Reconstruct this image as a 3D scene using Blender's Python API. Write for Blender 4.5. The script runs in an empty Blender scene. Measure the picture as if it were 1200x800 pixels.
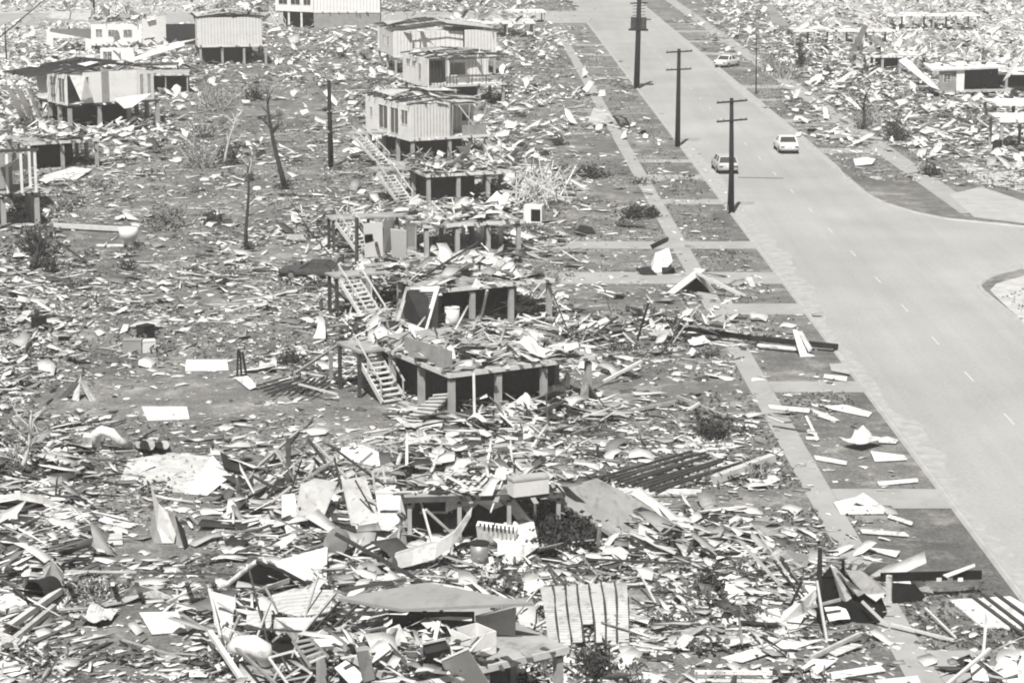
import bpy, bmesh, math, random
import numpy as np
from mathutils import Vector, Matrix
R = math.radians
rnd = random.Random(7)
nrs = np.random.RandomState(11)
scn = bpy.context.scene
C = scn.collection

# ---------------------------------------------------------------- camera, light, exposure
FPX = 2680.0                                   # focal length in pixels of a 1200 px wide frame
TH = math.atan(575 / FPX)
CH = 27.1 * math.cos(TH)
cam_d = bpy.data.cameras.new('camera'); cam = bpy.data.objects.new('camera', cam_d); C.objects.link(cam)
cam.location = (0, 0, CH); cam.rotation_euler = (math.pi / 2 - TH, 0, 0)
cam_d.sensor_width = 36; cam_d.lens = FPX / 1200 * 36; cam_d.clip_end = 6000; cam_d.clip_start = .5
scn.camera = cam
SUN_EL, SUN_AZ = R(56), R(193)                 # azimuth clockwise from +Y (where the sun stands)
w = bpy.data.worlds.new('World'); scn.world = w; w.use_nodes = True
wn = w.node_tree; wn.nodes.clear()
sky = wn.nodes.new('ShaderNodeTexSky'); sky.sky_type = 'NISHITA'; sky.sun_disc = False
sky.sun_elevation = SUN_EL; sky.sun_rotation = SUN_AZ
hs = wn.nodes.new('ShaderNodeHueSaturation'); hs.inputs['Saturation'].default_value = 0.0   # black and white film
bg = wn.nodes.new('ShaderNodeBackground'); bg.inputs[1].default_value = .028
wo = wn.nodes.new('ShaderNodeOutputWorld')
wn.links.new(sky.outputs[0], hs.inputs['Color']); wn.links.new(hs.outputs[0], bg.inputs[0]); wn.links.new(bg.outputs[0], wo.inputs[0])
sd = bpy.data.lights.new('sun', 'SUN'); so = bpy.data.objects.new('sun', sd); C.objects.link(so)
sd.energy = 4.9; sd.angle = R(.5); sd.color = (1, .99, .97)
sdir = Vector((math.sin(SUN_AZ) * math.cos(SUN_EL), math.cos(SUN_AZ) * math.cos(SUN_EL), math.sin(SUN_EL)))
so.rotation_euler = (-sdir).to_track_quat('-Z', 'Y').to_euler(); so.location = (0, 0, 60)
scn.view_settings.view_transform = 'Standard'; scn.view_settings.look = 'None'
scn.view_settings.gamma = 1; scn.view_settings.exposure = .34; scn.view_settings.use_curve_mapping = False
scn.cycles.filter_width = 2.0
scn.cycles.max_bounces = 5; scn.cycles.volume_bounces = 0; scn.cycles.diffuse_bounces = 2; scn.cycles.transparent_max_bounces = 4

# ---------------------------------------------------------------- helpers
def P(px, py, z=0.0):
    a = (px - 600) / FPX; b = -(py - 400) / FPX
    dy = math.cos(TH) + b * math.sin(TH); dz = b * math.cos(TH) - math.sin(TH)
    t = (z - CH) / dz
    return Vector((a * t, dy * t, z))
def S(py, z=0.0):                                # pixels per metre across, at a ground row
    return (py + 175) / (CH / math.cos(TH)) * (CH / (CH - z))

MATS = {}
def mat(name, base, rough=.8, amp=.15, scale=2.0, rand=.0, bump=.0, metal=0.0, tint=(1.0, .985, .955), stain=0.0, bscale=None, corr=0):
    if name in MATS: return MATS[name]
    m = bpy.data.materials.new(name); m.use_nodes = True; n = m.node_tree.nodes; l = m.node_tree.links
    b = n['Principled BSDF']; b.inputs['Roughness'].default_value = rough; b.inputs['Metallic'].default_value = metal
    b.inputs['Specular IOR Level'].default_value = .25
    tc = n.new('ShaderNodeTexCoord'); nz = n.new('ShaderNodeTexNoise'); nz.inputs['Scale'].default_value = scale; nz.inputs['Detail'].default_value = 5
    l.new(tc.outputs['Object'], nz.inputs['Vector'])
    mr = n.new('ShaderNodeMapRange'); mr.inputs[1].default_value = .3; mr.inputs[2].default_value = .7
    mr.inputs[3].default_value = 1 - amp; mr.inputs[4].default_value = 1 + amp
    l.new(nz.outputs[0], mr.inputs[0]); val = mr.outputs[0]
    if stain:                                     # dirt with a shape of its own
        n2 = n.new('ShaderNodeTexNoise'); n2.inputs['Scale'].default_value = scale * 2.3; n2.inputs['Detail'].default_value = 6; n2.inputs['Roughness'].default_value = .7
        l.new(tc.outputs['Object'], n2.inputs['Vector'])
        m2 = n.new('ShaderNodeMapRange'); m2.inputs[1].default_value = .52; m2.inputs[2].default_value = .66; m2.inputs[3].default_value = 1; m2.inputs[4].default_value = 1 - stain
        l.new(n2.outputs[0], m2.inputs[0]); mm = n.new('ShaderNodeMath'); mm.operation = 'MULTIPLY'; l.new(val, mm.inputs[0]); l.new(m2.outputs[0], mm.inputs[1]); val = mm.outputs[0]
    if corr:
        wv = n.new('ShaderNodeTexWave'); wv.bands_direction = 'Y'; wv.inputs['Scale'].default_value = corr; wv.inputs['Distortion'].default_value = .6; l.new(tc.outputs['Object'], wv.inputs['Vector'])
        m4 = n.new('ShaderNodeMapRange'); m4.inputs[3].default_value = .78; m4.inputs[4].default_value = 1.05; l.new(wv.outputs['Fac'], m4.inputs[0]); mm = n.new('ShaderNodeMath'); mm.operation = 'MULTIPLY'; l.new(val, mm.inputs[0]); l.new(m4.outputs[0], mm.inputs[1]); val = mm.outputs[0]
    if rand:
        oi = n.new('ShaderNodeObjectInfo'); m3 = n.new('ShaderNodeMapRange'); m3.inputs[3].default_value = 1 - rand; m3.inputs[4].default_value = 1 + rand * .35
        l.new(oi.outputs['Random'], m3.inputs[0]); mm = n.new('ShaderNodeMath'); mm.operation = 'MULTIPLY'; l.new(val, mm.inputs[0]); l.new(m3.outputs[0], mm.inputs[1]); val = mm.outputs[0]
    vm = n.new('ShaderNodeVectorMath'); vm.operation = 'SCALE'; vm.inputs[0].default_value = [base * t for t in tint]
    l.new(val, vm.inputs['Scale']); l.new(vm.outputs[0], b.inputs['Base Color'])
    if bump:
        nb = n.new('ShaderNodeTexNoise'); nb.inputs['Scale'].default_value = bscale or scale * 6; nb.inputs['Detail'].default_value = 4
        l.new(tc.outputs['Object'], nb.inputs['Vector']); bp = n.new('ShaderNodeBump'); bp.inputs['Strength'].default_value = bump; bp.inputs['Distance'].default_value = .1
        l.new(nb.outputs[0], bp.inputs['Height']); l.new(bp.outputs[0], b.inputs['Normal'])
    MATS[name] = m
    return m
WHITE = mat('white_painted_board', .76, .7, .12, .9, stain=.45, bump=.25, bscale=3)
WALLW = mat('white_wall_paint', .80, .75, .05, .5, stain=.12)
PALE = mat('pale_sheet', .66, .65, .18, 1.1, rand=.3, stain=.5, bump=.3, bscale=3, corr=1.6)
IRON = mat('grey_iron_sheet', .46, .5, .14, 1.0, rand=.35, stain=.4, metal=.15, bump=.3, bscale=3, corr=1.6)
DULL = mat('dull_wall_sheet', .46, .75, .2, 1.1, stain=.45, bump=.3, bscale=3)
GREY = mat('grey_board', .30, .75, .15, 1.2, stain=.25)
FIBRO = mat('grey_fibro_wall', .68, .8, .06, .6, stain=.12)
DARK = mat('dark_piece', .022, .8, .3, 2)  # dark boards, also the tone of shade painted into gaps
BLACK = mat('black_and_shade', .006, .9, .3, 3)  # black parts, and sheets that paint shade into hollows
TIMBER = mat('weathered_timber', .42, .8, .2, 3, rand=.45)
PTIMB = mat('pale_timber', .62, .8, .12, 3, rand=.2)
DTIMB = mat('dark_timber', .07, .85, .3, 3, rand=.3)
CONC = mat('concrete', .40, .9, .12, .8, stain=.2)
DECKM = mat('deck_boards', .36, .8, .2, .8, stain=.35)
POST = mat('concrete_post', .36, .9, .15, 2)
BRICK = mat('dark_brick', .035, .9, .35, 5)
CLOTH = mat('white_cloth', .68, .9, .1, 1, stain=.3)
GLASS = mat('dark_glass', .06, .2, .1, 1)
LOUV = mat('louvre_glass', .17, .35, .3, 4)
BARK = mat('bark', .05, .9, .35, 5)
DBARK = mat('dark_pole_timber', .022, .9, .3, 5)
PBARK = mat('pale_branch', .5, .9, .2, 3)
LEAFD = mat('dark_leaves', .055, .8, .5, 2, rand=.3)
LEAFL = mat('dry_leaves', .16, .8, .5, 2, rand=.3)
ENAMEL = mat('white_enamel', .8, .35, .04, 1, stain=.12)
STEEL = mat('dull_steel', .32, .45, .15, 3, metal=.4)
RUBBER = mat('rubber', .03, .8)
CHROME = mat('chrome', .6, .25, .05, metal=.8)
PAINTW = mat('white_car_paint', .78, .3, .03)
PAINTG = mat('pale_car_paint', .5, .35, .05)
LAMP = mat('tail_lamp', .12, .3)

def tag(o, label=None, cat=None, group=None, kind=None):
    if label: o['label'] = label
    if cat: o['category'] = cat
    if group: o['group'] = group
    if kind: o['kind'] = kind
    return o
def empty(name, loc, rz=0.0, label=None, cat=None, group=None):
    o = bpy.data.objects.new(name, None); C.objects.link(o); o.location = loc; o.rotation_euler = (0, 0, rz); o.empty_display_size = .2
    return tag(o, label, cat, group)

class MB:
    def __init__(s): s.v = []; s.f = []; s.mi = []; s.m = 0
    def add(s, vs, fs):
        k = len(s.v); s.v += [tuple(v) for v in vs]; s.f += [tuple(i + k for i in f) for f in fs]; s.mi += [s.m] * len(fs); return s
    def box(s, x0, x1, y0, y1, z0, z1, M=None):
        vs = [Vector((x, y, z)) for z in (z0, z1) for (x, y) in ((x0, y0), (x1, y0), (x1, y1), (x0, y1))]
        if M: vs = [M @ v for v in vs]
        return s.add(vs, [(3, 2, 1, 0), (4, 5, 6, 7), (0, 1, 5, 4), (1, 2, 6, 5), (2, 3, 7, 6), (3, 0, 4, 7)])
    def bar(s, a, b, wd=.1, ht=None):
        a = Vector(a); b = Vector(b); ht = ht or wd; d = b - a; L = d.length
        if L < 1e-5: return s
        q = d.to_track_quat('X', 'Z').to_matrix().to_4x4(); M = Matrix.Translation(a) @ q
        return s.box(0, L, -wd / 2, wd / 2, -ht / 2, ht / 2, M)
    def tube(s, pts, rs, n=8, cap=True):
        pts = [Vector(p) for p in pts]; rings = []; k = len(s.v)
        for i, p in enumerate(pts):
            d = (pts[min(i + 1, len(pts) - 1)] - pts[max(i - 1, 0)]).normalized()
            u = d.cross(Vector((0.013, 1, .02))); u = u.normalized() if u.length > .01 else Vector((1, 0, 0)); v = d.cross(u)
            r = rs[i] if hasattr(rs, '__len__') else rs
            for j in range(n):
                t = 2 * math.pi * j / n; s.v.append(tuple(p + u * math.cos(t) * r + v * math.sin(t) * r))
        for i in range(len(pts) - 1):
            for j in range(n):
                a = k + i * n + j; b = k + i * n + (j + 1) % n
                s.f.append((a, b, b + n, a + n)); s.mi.append(s.m)
        if cap:
            s.f.append(tuple(k + j for j in reversed(range(n)))); s.mi.append(s.m)
            s.f.append(tuple(k + (len(pts) - 1) * n + j for j in range(n))); s.mi.append(s.m)
        return s
    def slab(s, pts, th):                         # polygon of 3-D points with thickness downwards along its normal
        pts = [Vector(p) for p in pts]; n = len(pts); nm = Vector((0, 0, 0))
        for i in range(n): nm += pts[i].cross(pts[(i + 1) % n])
        nm.normalize()
        if nm.z < 0: pts.reverse(); nm = -nm
        vs = pts + [p - nm * th for p in pts]
        fs = [tuple(range(n)), tuple(reversed(range(n, 2 * n)))] + [(i, i + n, (i + 1) % n + n, (i + 1) % n) for i in range(n)]
        return s.add(vs, fs)
    def mesh(s, name, mats, smooth=False):
        me = bpy.data.meshes.new(name); me.from_pydata(s.v, [], s.f)
        for m in (mats if isinstance(mats, (list, tuple)) else [mats]): me.materials.append(m)
        if any(s.mi): me.polygons.foreach_set('material_index', s.mi)
        bm = bmesh.new(); bm.from_mesh(me); bmesh.ops.recalc_face_normals(bm, faces=bm.faces); bm.to_mesh(me); bm.free()
        if smooth: me.polygons.foreach_set('use_smooth', [True] * len(me.polygons))
        return me
    def build(s, name, mats, parent=None, smooth=False, loc=None):
        if loc is not None:
            L = Vector(loc); s.v = [tuple(Vector(v) - L) for v in s.v]
        o = bpy.data.objects.new(name, s.mesh(name, mats, smooth)); C.objects.link(o)
        if parent: o.parent = parent
        if loc is not None: o.location = loc
        return o

# generic things given by the picture points they stand on, each corner with its own real height
def panel(name, label, cat, pts, m=WHITE, th=.03, ribs=0, ribm=None, group=None):
    V = [P(x, y, z) for (x, y, z) in pts]; c = sum(V, Vector()) / len(V); c.z = min(v.z for v in V)
    b = MB().slab(V, th)
    if len(V) == 4:
        o = b.build(name, m, None, loc=c)
        if ribs:
            nm = (V[1] - V[0]).cross(V[3] - V[0]).normalized()
            if nm.z < 0: nm = -nm
            rb = MB()
            for i in range(ribs):
                t = (i + .5) / ribs
                rb.bar(V[0].lerp(V[1], t) + nm * .02, V[3].lerp(V[2], t) + nm * .02, .06, .05)
            r = rb.build('rib', ribm or m, None, loc=c); r.parent = o; r.location = (0, 0, 0)
    else: o = b.build(name, m, None, loc=c)
    return tag(o, label, cat, group)
def stick(name, label, cat, a, b, wd=.1, m=TIMBER, ht=None, group=None):
    A = P(*a); B = P(*b)
    return tag(MB().bar(A, B, wd, ht).build(name, m, None, loc=A), label, cat, group)

# ---------------------------------------------------------------- ground, roads, paths
def structure(name, mb, m, kind='structure'):
    return tag(mb.build(name, m), kind=kind)
gm = mat('ground_grass_and_dirt', .115, .95, .0)
nt = gm.node_tree; n = nt.nodes; l = nt.links
bs = n['Principled BSDF']; tc = n.new('ShaderNodeTexCoord')
def noise(scale, det=6, rough=.6):
    z = n.new('ShaderNodeTexNoise'); z.inputs['Scale'].default_value = scale; z.inputs['Detail'].default_value = det; z.inputs['Roughness'].default_value = rough
    l.new(tc.outputs['Object'], z.inputs['Vector']); return z.outputs[0]
def ramp(src, a, b, c, d):
    m = n.new('ShaderNodeMapRange'); m.inputs[1].default_value = a; m.inputs[2].default_value = b; m.inputs[3].default_value = c; m.inputs[4].default_value = d
    l.new(src, m.inputs[0]); return m.outputs[0]
def mul(a, b, op='MULTIPLY'):
    m = n.new('ShaderNodeMath'); m.operation = op; l.new(a, m.inputs[0]); l.new(b, m.inputs[1]); return m.outputs[0]
big = ramp(noise(.09), .35, .65, .8, 1.45); mid = ramp(noise(.8), .3, .7, .72, 1.35); fine = ramp(noise(6, 4, .8), .3, .7, .45, 1.6)
dirt = ramp(noise(.3, 10, .75), .52, .62, 0, .15)
val = mul(mul(mul(big, mid), fine), dirt)
one = n.new('ShaderNodeMath'); one.operation = 'MULTIPLY'; one.inputs[1].default_value = .15; l.new(mul(mul(big, mid), fine), one.inputs[0])
tot = mul(one.outputs[0], dirt, 'ADD')
vs = n.new('ShaderNodeVectorMath'); vs.operation = 'SCALE'; vs.inputs[0].default_value = (1, .975, .93); l.new(tot, vs.inputs['Scale']); l.new(vs.outputs[0], bs.inputs['Base Color'])
bp = n.new('ShaderNodeBump'); bp.inputs['Strength'].default_value = .8; bp.inputs['Distance'].default_value = .15; l.new(noise(5, 5, .7), bp.inputs['Height']); l.new(bp.outputs[0], bs.inputs['Normal'])
ROADM = mat('sun_bleached_asphalt', .36, .9, .07, .12, stain=.0, bump=.15, bscale=9)
rn = ROADM.node_tree; rb = rn.nodes['Principled BSDF']; src = rb.inputs['Base Color'].links[0].from_socket
rtc = rn.nodes.new('ShaderNodeTexCoord'); acc = None
for sc_, z_, lo, hi_ in (((.8, .012, 1), 1.0, .95, 1.04), ((5, 5, 1), 1.0, .90, 1.08), ((.05, .025, 1), 1.0, .9, 1.14)):
    mp = rn.nodes.new('ShaderNodeMapping'); mp.inputs['Scale'].default_value = sc_; rn.links.new(rtc.outputs['Object'], mp.inputs[0]); nz_ = rn.nodes.new('ShaderNodeTexNoise'); nz_.inputs['Scale'].default_value = z_; nz_.inputs['Detail'].default_value = 6; nz_.inputs['Roughness'].default_value = .65
    rn.links.new(mp.outputs[0], nz_.inputs['Vector']); mr_ = rn.nodes.new('ShaderNodeMapRange'); mr_.inputs[1].default_value = .35; mr_.inputs[2].default_value = .65; mr_.inputs[3].default_value = lo; mr_.inputs[4].default_value = hi_; rn.links.new(nz_.outputs[0], mr_.inputs[0])
    if acc is None: acc = mr_.outputs[0]
    else:
        q_ = rn.nodes.new('ShaderNodeMath'); q_.operation = 'MULTIPLY'; rn.links.new(acc, q_.inputs[0]); rn.links.new(mr_.outputs[0], q_.inputs[1]); acc = q_.outputs[0]
vs_ = rn.nodes.new('ShaderNodeVectorMath'); vs_.operation = 'SCALE'; rn.links.new(src, vs_.inputs[0]); rn.links.new(acc, vs_.inputs['Scale']); rn.links.new(vs_.outputs[0], rb.inputs['Base Color'])
ROADW = mat('road_wear', .34, .9, .06, .3)
PATHM = mat('concrete_path', .36, .9, .1, .5, stain=.12)
KERBM = mat('pale_kerb', .42, .9, .12, 1)
LINEM = mat('line_paint', .6, .7, .1, 3)
structure('ground', MB().add([(-2500, -200, 0), (2500, -200, 0), (2500, 4000, 0), (-2500, 4000, 0)], [(0, 1, 2, 3)]), gm)
KA, KB = P(1200, 697), P(707, 50); SL = (KB.x - KA.x) / (KB.y - KA.y)
def kx(Y): return KA.x + SL * (Y - KA.y)       # left kerb line
YR = P(982, 197).y; YT = P(1165, 352).y
RW = 11.9
def sheet_w(name, pts, z, m): return structure(name, MB().add([(x, y, z) for x, y in pts], [tuple(range(len(pts)))]), m)
sheet_w('road', [(kx(20), 20), (kx(20) + RW, 20), (kx(900) + RW, 900), (kx(900), 900)], .004, ROADM)
cor = [P(982, 197), P(992, 211), P(1008, 224), P(1038, 239), P(1075, 250), P(1110, 257), P(1200, 266)]
dirr = (cor[-1] - cor[-2]).normalized()
top = cor + [cor[-1] + dirr * 200]
bot = [P(1200, 315), P(1172, 320), P(1154, 327), P(1147, 334), P(1152, 342), P(1165, 352)]
botend = bot[0] + dirr * 200
pts = [(v.x, v.y) for v in top] + [(botend.x, botend.y)] + [(v.x, v.y) for v in bot] + [(kx(YT - 8) + RW, YT - 8), (kx(YT - 8) + RW - 3, YT - 8), (kx(YR) + RW - 3, YR)]
sheet_w('side_street', pts, .008, ROADM)
ya, yb = P(700, 27).y, P(700, 13).y
sheet_w('cross_street', [(-150, ya - 10), (kx(ya) + .3, ya), (kx(yb) + .3, yb), (-150, yb - 10)], .012, ROADM)
def strip(name, line, wd, z0, z1, m, closed=False):
    b = MB(); k = len(line)
    L = []
    for i, p in enumerate(line):
        p = Vector((p[0], p[1], 0)); a = Vector((*line[max(i - 1, 0)][:2], 0)); c = Vector((*line[min(i + 1, k - 1)][:2], 0))
        d = (c - a).normalized(); nn = Vector((-d.y, d.x, 0)) * wd / 2; L.append((p + nn, p - nn))
    for i in range(k - 1):
        (a, b_), (c, d) = L[i], L[i + 1]
        sh = lambda p, q: p + (q - p) * .3
        vs = [Vector((q.x, q.y, z0)) for q in (a, b_, d, c)] + [Vector((q.x, q.y, z1)) for q in (sh(a, b_), sh(b_, a), sh(d, c), sh(c, d))]
        b.add(vs, [(3, 2, 1, 0), (4, 5, 6, 7), (1, 2, 6, 5), (3, 0, 4, 7)] + ([(0, 1, 5, 4)] if i == 0 else []) + ([(2, 3, 7, 6)] if i == k - 2 else []))
    return structure(name, b, m)
strip('kerb', [(kx(y) - .12, y) for y in (20, 80, 120, 200, ya)], .34, 0, .1, KERBM)
strip('kerb', [(kx(y) - .12, y) for y in (yb, 400, 900)], .34, 0, .1, KERBM)
strip('kerb', [(kx(900) + RW + .12, 900), (kx(300) + RW + .12, 300), (kx(YR + 18) + RW + .12, YR + 18)] + [(v.x, v.y) for v in cor] + [(top[-1].x, top[-1].y)], .34, 0, .1, KERBM)
strip('kerb', [(botend.x, botend.y)] + [(v.x, v.y) for v in bot] + [(kx(20) + RW + .12, 20)], .34, 0, .1, KERBM)
SANDM = mat('gutter_sand', .395, .95, .15, 1.5, stain=.15)
def ragged(name, x0, y0, y1, wmin, wmax, side, seed, z=.010):
    r = random.Random(seed); b = MB(); y = y0; prev = None; w_ = (wmin + wmax) / 2
    while y < y1:
        w_ = min(wmax, max(wmin, w_ + r.gauss(0, (wmax - wmin) * .06))); cur = ((kx(y) + x0, y), (kx(y) + x0 + side * w_, y))
        if prev: b.add([(*prev[0], z), (*prev[1], z), (*cur[1], z), (*cur[0], z)], [(0, 1, 2, 3)])
        prev = cur; y += r.uniform(.25, .7)
    structure(name, b, SANDM)
ragged('road_sand', .03, 75, 160, .3, 2.2, 1, 3); ragged('road_sand', .03, 160, P(800, 165).y, .2, 1.3, 1, 4); ragged('road_sand', RW - .03, YR, 330, .2, 1.0, -1, 5)
# footpaths and driveways
fa = [P(906, 482), P(956, 572)]
pr = [P(920, 482), P(972, 572)]
px_ = (pr[0].x - SL * (pr[0].y)); FW = 1.15
def fx(Y): return px_ + SL * Y                   # right edge of the near footpath
sheet_w('footpath', [(fx(30) - FW, 30), (fx(30), 30), (fx(ya - 8), ya - 8), (fx(ya - 8) - FW, ya - 8)], .016, PATHM)
rf = P(1040, 180); rfx = rf.x - SL * rf.y; YQ = P(1130, 250).y
sheet_w('footpath', [(rfx + SL * YQ - .9, YQ), (rfx + SL * YQ + 1.1, YQ), (rfx + SL * 700 + 1.1, 700), (rfx + SL * 700 - .9, 700)], .016, PATHM)
def flat_px(name, pts, z, m): return structure(name, MB().add([(*P(x, y).xy, z) for x, y in pts], [tuple(range(len(pts)))]), m)
flat_px('footpath', [(1112, 228), (1150, 219), (1200, 236), (1260, 250), (1260, 270), (1200, 262), (1142, 255)], .018, mat('pale_concrete', .42, .9, .1, .6, stain=.15))
flat_px('bare_dirt', [(1168, 332), (1200, 323), (1300, 310), (1320, 480), (1215, 392), (1172, 352), (1160, 340)], .006, mat('pale_dirt', .5, .95, .15, .8, stain=.25))  # corner dirt coloured paler to carry its overexposure
flat_px('bare_dirt', [(1120, 190), (1300, 196), (1300, 240), (1200, 226), (1150, 212)], .006, MATS['pale_dirt'])
flat_px('bare_dirt', [(0, 0), (260, 0), (200, 60), (100, 110), (-60, 130), (-60, 0)], .006, MATS['pale_dirt'])
flat_px('bare_dirt', [(880, -30), (1300, -30), (1300, 90), (1180, 80), (1000, 60), (930, 30)], .006, MATS['pale_dirt'])
def drive(y0, y1, x0=None):
    a, b = P(900, y0).y, P(900, y1).y
    x = lambda Y: (kx(Y) - .26)
    xa = x0 if x0 is not None else None
    sheet_w('driveway', [((xa if xa is not None else fx(b) + .01), b), (x(b), b), (x(a), a), ((xa if xa is not None else fx(a) + .01), a)], .020, PATHM)
for y0, y1 in ((447, 460), (573, 596), (356, 369), (205, 211), (187, 191), (234, 240), (762, 800), (90, 93), (78, 80), (64, 66), (52, 54)): drive(y0, y1)
drive(319, 333, P(655, 326).x); drive(283, 292, P(600, 285).x)
for y0, y1, xr in ((100, 104, 3.6), (116, 119, 3.6), (140, 144, 3.6), (174, 180, 3.6), (62, 65, 3.6), (48, 50, 3.6), (36, 38, 3.6), (28, 29, 3.6)):
    a, b = P(900, y0).y, P(900, y1).y; r = lambda Y: kx(Y) + RW + .26; q = lambda Y: rfx + SL * Y - .91
    sheet_w('driveway', [(r(b), b), (q(b), b), (q(a), a), (r(a), a)], .020, PATHM)
# dashes of the centre line
d0 = P(1000, 297); dx = d0.x - kx(d0.y)
ys = [P(1000 + t[0], t[1]).y for t in ((183, 491), (136, 441), (94, 399), (60, 361), (29, 328), (0, 297), (-25, 270), (-49, 246), (-69, 224))]
while ys[-1] < 360: ys.append(ys[-1] + 10)
for i, y in enumerate(ys):
    x = kx(y) + dx + (P(1183, 491).x - kx(P(1183, 491).y) - dx) * max(0, 1 - i / 5)
    structure('road_marking', MB().add([(x - .04, y - 1.1, .012), (x + .04, y - 1.1, .012), (x + .01, y + 1.1, .012), (x - .07, y + 1.1, .012)], [(0, 1, 2, 3)]), LINEM)

# ---------------------------------------------------------------- house builders
def wall(parent, p0, p1, z0, h, m=FIBRO, openings=(), th=.1, ribs=.32, name='wall'):
    """openings: (u0,u1,v0,v1,kind) in metres along / above the wall"""
    p0 = Vector((*p0, 0)); p1 = Vector((*p1, 0)); d = p1 - p0; L = d.length; ang = math.atan2(d.y, d.x)
    T = Matrix.Translation(p0 + Vector((0, 0, z0))) @ Matrix.Rotation(ang, 4, 'Z')
    us = sorted({0, L} | {o[0] for o in openings} | {o[1] for o in openings})
    b = MB(); strips = MB()
    for a, c in zip(us, us[1:]):
        if c - a < 1e-3: continue
        ops = sorted([o for o in openings if o[0] <= a + 1e-3 and o[1] >= c - 1e-3], key=lambda o: o[2]); z = 0
        for o in ops:
            if o[2] > z + .01: b.box(a, c, 0, th, z, o[2], T)
            z = o[3]
        if h > z + .01: b.box(a, c, 0, th, z, h, T)
        if ribs and not ops:
            k = int((c - a) / ribs)
            for i in range(1, k + 1): strips.box(a + i * ribs - .03, a + i * ribs + .03, -.035, -.002, .02, h - .02, T)
    o = b.build(name, m, parent)
    if strips.v: strips.build('cover_strip', DULL if m in (FIBRO, WALLW) else m, o)
    for (u0, u1, v0, v1, kind) in openings:
        if kind == 'void': continue
        f = MB()
        e = .05
        for (a, c, q, r) in ((u0 + .005, u1 - .005, v0 + .005, v0 + e), (u0 + .005, u1 - .005, v1 - e, v1 - .005), (u0 + .005, u0 + e, v0 + e, v1 - e), (u1 - e, u1 - .005, v0 + e, v1 - e)):
            f.box(a, c, -.035, .06, q, r, T)
        mid = (u0 + u1) / 2; f.box(mid - .02, mid + .02, -.02, .05, v0 + e, v1 - e, T)
        fo = f.build('window', WHITE, o)
        g = MB(); k = max(3, int((v1 - v0) / .14))
        for i in range(k):
            z = v0 + e + (v1 - v0 - 2 * e) * (i + .5) / k
            g.box(u0 + e, u1 - e, -.01, .045, z - .045, z + .045, T @ Matrix.Translation((0, .03, 0)))
        g.build('pane', LOUV if kind == 'louvre' else GLASS, fo)
    return o
def stairs(parent, top, ang, n=11, rise=.2, run=.27, wd=1.3, m=PTIMB, rail=True):
    """descends from the point top in the direction ang"""
    T = Matrix.Translation(Vector(top)) @ Matrix.Rotation(ang, 4, 'Z')
    fl = MB().bar(T @ Vector((0, -wd / 2, -.1)), T @ Vector((n * run, -wd / 2, -n * rise)), .06, .26).build('stringer', m, parent)
    MB().bar(T @ Vector((0, wd / 2, -.1)), T @ Vector((n * run, wd / 2, -n * rise)), .06, .26).build('stringer', m, parent)
    for i in range(n):
        MB().box(i * run + .06, i * run + .34, -wd / 2 + .04, wd / 2 - .04, -(i + 1) * rise - .0, -(i + 1) * rise + .05, T).build('tread', m, parent)
    if rail:
        for s in (-1, 1):
            hb = MB(); hb.bar(T @ Vector((0, s * wd / 2, .8)), T @ Vector((n * run, s * wd / 2, -n * rise + .9)), .05, .09)
            for t in (0.05, .5, .95): hb.bar(T @ Vector((n * run * t, s * wd / 2, -n * rise * t)), T @ Vector((n * run * t, s * wd / 2, -n * rise * t + .88)), .06)
            hb.build('handrail', m, parent)
def deck(name, label, corner, ang, W, L, z=2.4, nu=3, nv=4, m=DECKM, under=None, slab=True, group=None, cat='house', edge=PTIMB, skip=(), pw=.28):
    c = P(corner[0], corner[1], z); root = empty(name, (c.x, c.y, 0), R(ang), label, cat, group)
    MB().box(0, W, 0, L, z - .14, z).build('floor_deck', m, root)
    e = MB(); e.box(-.04, W + .04, -.06, -.003, z - .2, z + .02); e.build('edge_beam', edge, root)
    e = MB(); e.box(-.06, -.003, -.003, L, z - .2, z + .02); e.build('edge_beam', edge, root)
    for i in range(nu):
        u = .2 + (W - .4) * i / (nu - 1)
        bb = MB(); bb.box(u - .06, u + .06, .05, L - .05, z - .34, z - .145); bb.build('floor_beam', DTIMB, root)
        for j in range(nv):
            if (i, j) in skip: continue
            v = .2 + (L - .4) * j / (nv - 1)
            MB().box(u - pw / 2, u + pw / 2, v - pw / 2, v + pw / 2, 0, z - .345).build('post', POST, root)
    rr = random.Random(int(corner[0] * 7 + corner[1]))
    for k in range(9):
        u = rr.uniform(.1, W - .4); o_ = rr.uniform(.1, .7); MB().bar((u, .3, z + .03), (u + rr.uniform(-.2, .2), -o_, z + .03 + rr.uniform(-.25, .12)), rr.uniform(.1, .25), .03).build('broken_board', rr.choice((PTIMB, TIMBER, DTIMB)), root)
    for k in range(6):
        v = rr.uniform(.3, L - .5); o_ = rr.uniform(.1, .8); MB().bar((.3, v, z + .03), (-o_, v + rr.uniform(-.2, .2), z + .03 + rr.uniform(-.25, .12)), rr.uniform(.1, .25), .03).build('broken_board', rr.choice((PTIMB, TIMBER, DTIMB)), root)
    if slab: MB().box(-.2, W + .1, .1, L, .0, .05).build('concrete_slab', CONC, root)
    if under:
        u0, u1, v0, v1 = under; b = MB()
        for (a, c_, q, r) in ((u0, u1, v0, v0 + .15), (u0, u0 + .15, v0 + .15, v1), (u1 - .15, u1, v0 + .15, v1), (u0, u1, v1 + .001, v1 + .15)): b.box(a, c_, q, r, .05, z - .345)
        b.build('underfloor_wall', BRICK, root)  # brick walls, under most floors added just to deepen the shade
    return root
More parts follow.
